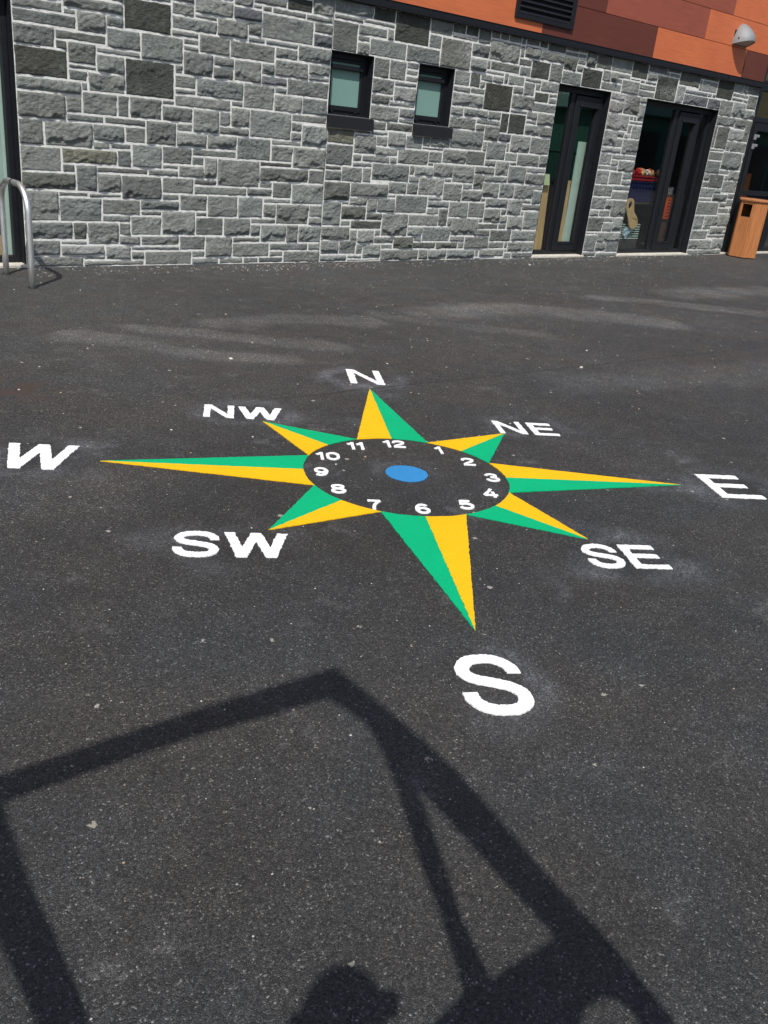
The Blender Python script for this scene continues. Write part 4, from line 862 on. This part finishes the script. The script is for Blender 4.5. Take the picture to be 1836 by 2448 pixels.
tub(12.88, WY+.40, 1.112, 13.70, WY+.68, 1.175, M['red'], 'plastic_tray', 'bright red plastic tray stacked on the blue tub behind the right tall door', False)
trn = random.Random(3)
for q in range(14):
    mb = MB(); c = Vector((12.94+q*.055, WY+.52+trn.uniform(-.06, .05), 1.21+trn.uniform(0, .05))); s = trn.uniform(.035, .065)
    bm = bmesh.new(); bmesh.ops.create_icosphere(bm, subdivisions=2, radius=s)
    for v in bm.verts: v.co *= 1+.6*noise.noise(v.co*34+c*9)
    bm.verts.index_update(); mb.v = [tuple(v.co) for v in bm.verts]; mb.f = [tuple(v.index for v in f.verts) for f in bm.faces]; mb.mi = [0]*len(mb.f); mb.sm = [False]*len(mb.f); bm.free()
    kk = ['red', 'paper', 'red', 'orangep', 'red', 'tan', 'red', 'paper', 'tan', 'orangep', 'red', 'tan', 'red', 'tan'][q]
    o = mb.build('soft_toy', M[kk]); o.location = c
    tag(o, 'crumpled %s bundle heaped in the red tray behind the right tall door' % dict(red='red', paper='white', orangep='orange', tan='tan')[kk], 'bundle', 'bundles heaped in the red tray')
# orange rack just inside the leaf
ok = MB(); x0, x1, y, z0, z1 = 13.80, 13.98, WY+.30, .55, .88
ok.box(x0, y, z0, x0+.05, y+.03, z1); ok.box(x1-.05, y, z0, x1, y+.03, z1)
for q in range(7): ok.box(x0+.05, y+.002, z0+q*.052, x1-.05, y+.028, z0+q*.052+.030)
oo = ok.build('slotted_rack', M['orangep']); rebase(oo, (13.89, y, z0)); tag(oo, 'bright orange slotted plastic rack behind the narrow leaf of the right tall door', 'rack')
ls = MB(); ls.box(13.78, y+.031, .03, 14.02, y+.12, .94); lo_ = ls.build('cabinet', noisy('cabinet_brown', (.10, .05, .03), .5)); rebase(lo_, (13.9, y+.03, .03)); tag(lo_, 'narrow dark brown cabinet carrying white papers behind the right tall door', 'cabinet')
pp = MB()
for q in range(6):
    a = trn.uniform(-.5, .5); x = 13.80+q*.035; pp.hexa([(x, y+.05, .941), (x+.03, y+.06, .941), (x+.03, y+.063, .941), (x, y+.053, .941)], [(x+a*.06, y+.05, 1.03+trn.uniform(0, .04)), (x+.03+a*.06, y+.06, 1.04), (x+.03+a*.06, y+.063, 1.04), (x+a*.06, y+.053, 1.04)])
po = pp.build('paper_bundle', M['paper']); rebase(po, (13.89, y+.05, .941)); tag(po, 'crumpled white papers on the brown cabinet behind the right tall door', 'papers')
# warm timber desk panel seen through the right hand screen
board(16.7, 18.4, WY+1.4, .03, 1.35, noisy('warm_panel', (.45, .14, .03), .5), 'warm orange timber counter front behind the glazed door at the right edge', 'counter', th=.04, nm='timber_counter')

# ================================================================ WHAT STANDS BEHIND THE VIEWER (seen in reflections and as shadows)
# an added unseen frame, shaped to throw the shadow on the near asphalt
NV = Vector((.675, .738, 0)); AV = Vector((.738, -.675, 0)); CP = .15
def PP(a, t, off=0.): return AV*a+NV*(CP+off)+Vector((0, 0, t))
fr = empty('shadow_frame', (NV*CP)[:], 'added dark frame with a slanted top and a cross brace, shaped to cast the foreground shadow', 'shadow frame')
def bars(name, quads, th=.024):
    mb = MB()
    for q in quads: mb.hexa([PP(a, t, -th/2) for a, t in q], [PP(a, t, th/2) for a, t in q])
    return mb.build(name, M['dark'], fr)
bars('top_bar', [[(-1.06, 1.950), (-.603, 2.474), (-.574, 2.349), (-1.02, 1.850)], [(-.603, 2.474), (-.218, 2.880), (-.215, 2.686), (-.574, 2.349)]])
bars('right_bar', [[(-.218, 2.880), (.059, 2.500), (-.034, 2.412), (-.094, 2.564), (-.215, 2.686)], [(.059, 2.500), (.196, 2.285), (.072, 2.235), (-.034, 2.412)],
                   [(.196, 2.285), (.410, 1.864), (.310, 1.837), (.137, 2.134), (.072, 2.235)], [(.410, 1.864), (.536, 1.640), (.402, 1.634), (.405, 1.682), (.310, 1.837)],
                   [(.536, 1.640), (.634, 1.425), (.66, 1.3), (.66, 0), (.585, 0), (.585, 1.35), (.557, 1.449), (.532, 1.486)]])
bars('brace', [[(.072, 2.235), (.117, 2.043), (.087, 1.936), (.025, 2.201), (-.034, 2.412)], [(.117, 2.043), (.203, 1.672), (.150, 1.712), (.087, 1.936)], [(.203, 1.672), (.263, 1.485), (.190, 1.546), (.150, 1.712)]])
bars('shadow_plate', [[(.263, 1.485), (.333, 1.562), (.402, 1.634), (.495, 1.494), (.458, 1.461), (.435, 1.392), (.43, 1.25), (.10, 1.22), (.157, 1.352), (.211, 1.435), (.190, 1.546)], [(.402, 1.634), (.536, 1.640), (.532, 1.486), (.495, 1.494)]])
bars('left_bar', [[(-1.02, 1.85), (-.933, 1.948), (-.866, 1.83), (-.943, 1.705)], [(-.943, 1.705), (-.866, 1.83), (-.732, 1.605), (-.792, 1.528)], [(-.792, 1.528), (-.732, 1.605), (-.653, 1.493), (-.700, 1.402)],
                  [(-.700, 1.402), (-.653, 1.493), (-.500, 1.251), (-.585, 1.239)], [(-.585, 1.239), (-.5, 1.251), (-.5, 0), (-.57, 0)]])
# the photographer
def skin_mesh(name, chains, m_, sub=2):
    me = bpy.data.meshes.new(name); vs = []; es = []; rs = []
    for ch in chains:
        prev = ch[0] if isinstance(ch[0], int) else None
        for it in (ch[1:] if prev is not None else ch):
            vs.append(it[0]); rs.append(it[1]); i = len(vs)-1
            if prev is not None: es.append((prev, i))
            prev = i
    me.from_pydata(vs, es, []); me.materials.append(m_)
    o = bpy.data.objects.new(name, me); COL.objects.link(o)
    md = o.modifiers.new('skin', 'SKIN'); md.use_smooth_shade = True
    for i, r in enumerate(rs):
        sv = me.skin_vertices[0].data[i]; sv.radius = r if isinstance(r, tuple) else (r, r); sv.use_root = (i == 0)
    s2 = o.modifiers.new('sub', 'SUBSURF'); s2.levels = sub; s2.render_levels = sub
    return o
person = empty('person', (-.25, -.22, 0), 'person in a dark jacket holding a phone up to take the photograph', 'person')
def W_(f, s, z): return tuple(Vector((-.182, -.130, z-.01))+NV*f+AV*s)    # forward, sideways, up
Bd = [[(W_(-.02, 0, .98), (.15, .11)), (W_(-.02, 0, 1.15), (.14, .10)), (W_(-.02, 0, 1.38), (.16, .11)), (W_(0, 0, 1.52), .055), (W_(.02, 0, 1.60), .055), (W_(.05, 0, 1.72), (.082, .10)), (W_(.04, 0, 1.80), (.07, .08))],
      [2, (W_(-.02, .17, 1.44), .060), (W_(.02, .24, 1.22), .046), (W_(.09, .12, 1.50), .034), (W_(.115, .085, 1.565), .026)],
      [2, (W_(-.02, -.17, 1.44), .060), (W_(.02, -.24, 1.22), .046), (W_(.09, -.12, 1.50), .034), (W_(.115, -.085, 1.565), .026)],
      [0, (W_(-.02, .09, .90), .088), (W_(.0, .10, .50), .058), (W_(-.02, .11, .10), .042), (W_(.10, .12, -.01), .038)],
      [0, (W_(-.02, -.09, .90), .088), (W_(.0, -.10, .50), .058), (W_(-.02, -.11, .10), .042), (W_(.10, -.12, -.01), .038)]]
pb = skin_mesh('body', Bd, M['jacket']); pb.parent = person; pb.matrix_parent_inverse = Matrix.Translation(person.location).inverted()
hr = MB(); rows = []
for j in range(9):
    ph = math.pi/2*min(j, 7.98)/8
    rows.append([tuple(Vector(W_(.03, 0, 1.745))+NV*(.105*math.cos(ph)**.4*math.cos(a))+AV*(.088*math.cos(ph)**.4*math.sin(a))+Vector((0, 0, .115*math.sin(ph)))) for a in [2*math.pi*q/20 for q in range(20)]])
hr.grid(rows, 0, True, True); ho = hr.build('hair', M['hair']); ho.parent = person; ho.matrix_parent_inverse = Matrix.Translation(person.location).inverted()
for s in (-1, 1):
    fg = []
    for q in range(4):
        zf = 1.575+q*.017; fg.append([(W_(.12, s*.088, zf), .009), (W_(.135, s*.094, zf), .0085), (W_(.15, s*.090, zf), .008), (W_(.155, s*.078, zf), .007)])
    fg.append([(W_(.115, s*.080, 1.58), .010), (W_(.118, s*.062, 1.60), .009), (W_(.120, s*.045, 1.615), .008)])
    for ch in fg:
        o = skin_mesh('finger', [ch], M['skin'], 1); o.parent = person; o.matrix_parent_inverse = Matrix.Translation(person.location).inverted()
ph_ = MB(); ph_.hexa([PP(s*.07, z, -CP-.012) for s, z in ((-1, 1.565), (1, 1.565), (1, 1.635), (-1, 1.635))], [PP(s*.07, z, -CP-.004) for s, z in ((-1, 1.565), (1, 1.565), (1, 1.635), (-1, 1.635))])
po_ = ph_.build('phone', M['black']); rebase(po_, tuple(NV*-.01+Vector((0, 0, 1.565)))); tag(po_, 'black phone held up in both hands', 'phone')
# green store with a paler roof across the playground, and the hillside
sd_ = empty('storage_shed', (41, -9.5, 0), 'dark green storage shed with a paler flat roof across the playground', 'shed')
s1 = MB(); s1.box(34, -12, 0, 48, -7, 2.9); s1.build('wall', M['shed'], sd_)
s1 = MB(); s1.box(33.6, -12.4, 2.9, 48.4, -6.6, 3.5, bev=.05); s1.build('roof', M['roofg'], sd_)
s1 = MB()
for x in (34.6, 37, 39.4, 41.8, 44.2, 46.2): s1.box(x, -7.0+.001, .1, x+1.6, -6.95, 2.3)
s1.build('door', M['dark'], sd_)
fe = MB()
for q in range(170): x = 14+q*.15; fe.box(x, -5.0, 0, x+.02, -4.98, 1.2)
fe.box(14, -5.01, 1.15, 39.5, -4.97, 1.2); fe.box(14, -5.01, .1, 39.5, -4.97, .15)
feo = fe.build('railing', M['dark']); rebase(feo, (26, -5, 0)); tag(feo, 'long dark metal railing across the playground', 'railing')
hl = MB(); rows = []
for j in range(14):
    row = []
    for i in range(60):
        a = R(-170+i*(250/59)); rr = 60+j*14; H_ = (0, 1, 3, 6, 9, 12, 15, 17, 19, 20, 20.5, 21, 21, 21)[j]
        row.append((9+rr*math.cos(a), 0+rr*math.sin(a), H_*(1+.5*fbm(i*.35, j*.4, 2.))-.3))
    rows.append(row)
hl.grid(rows, 0, True); tag(hl.build('hills', M['hill'], fix=True), kind='structure')
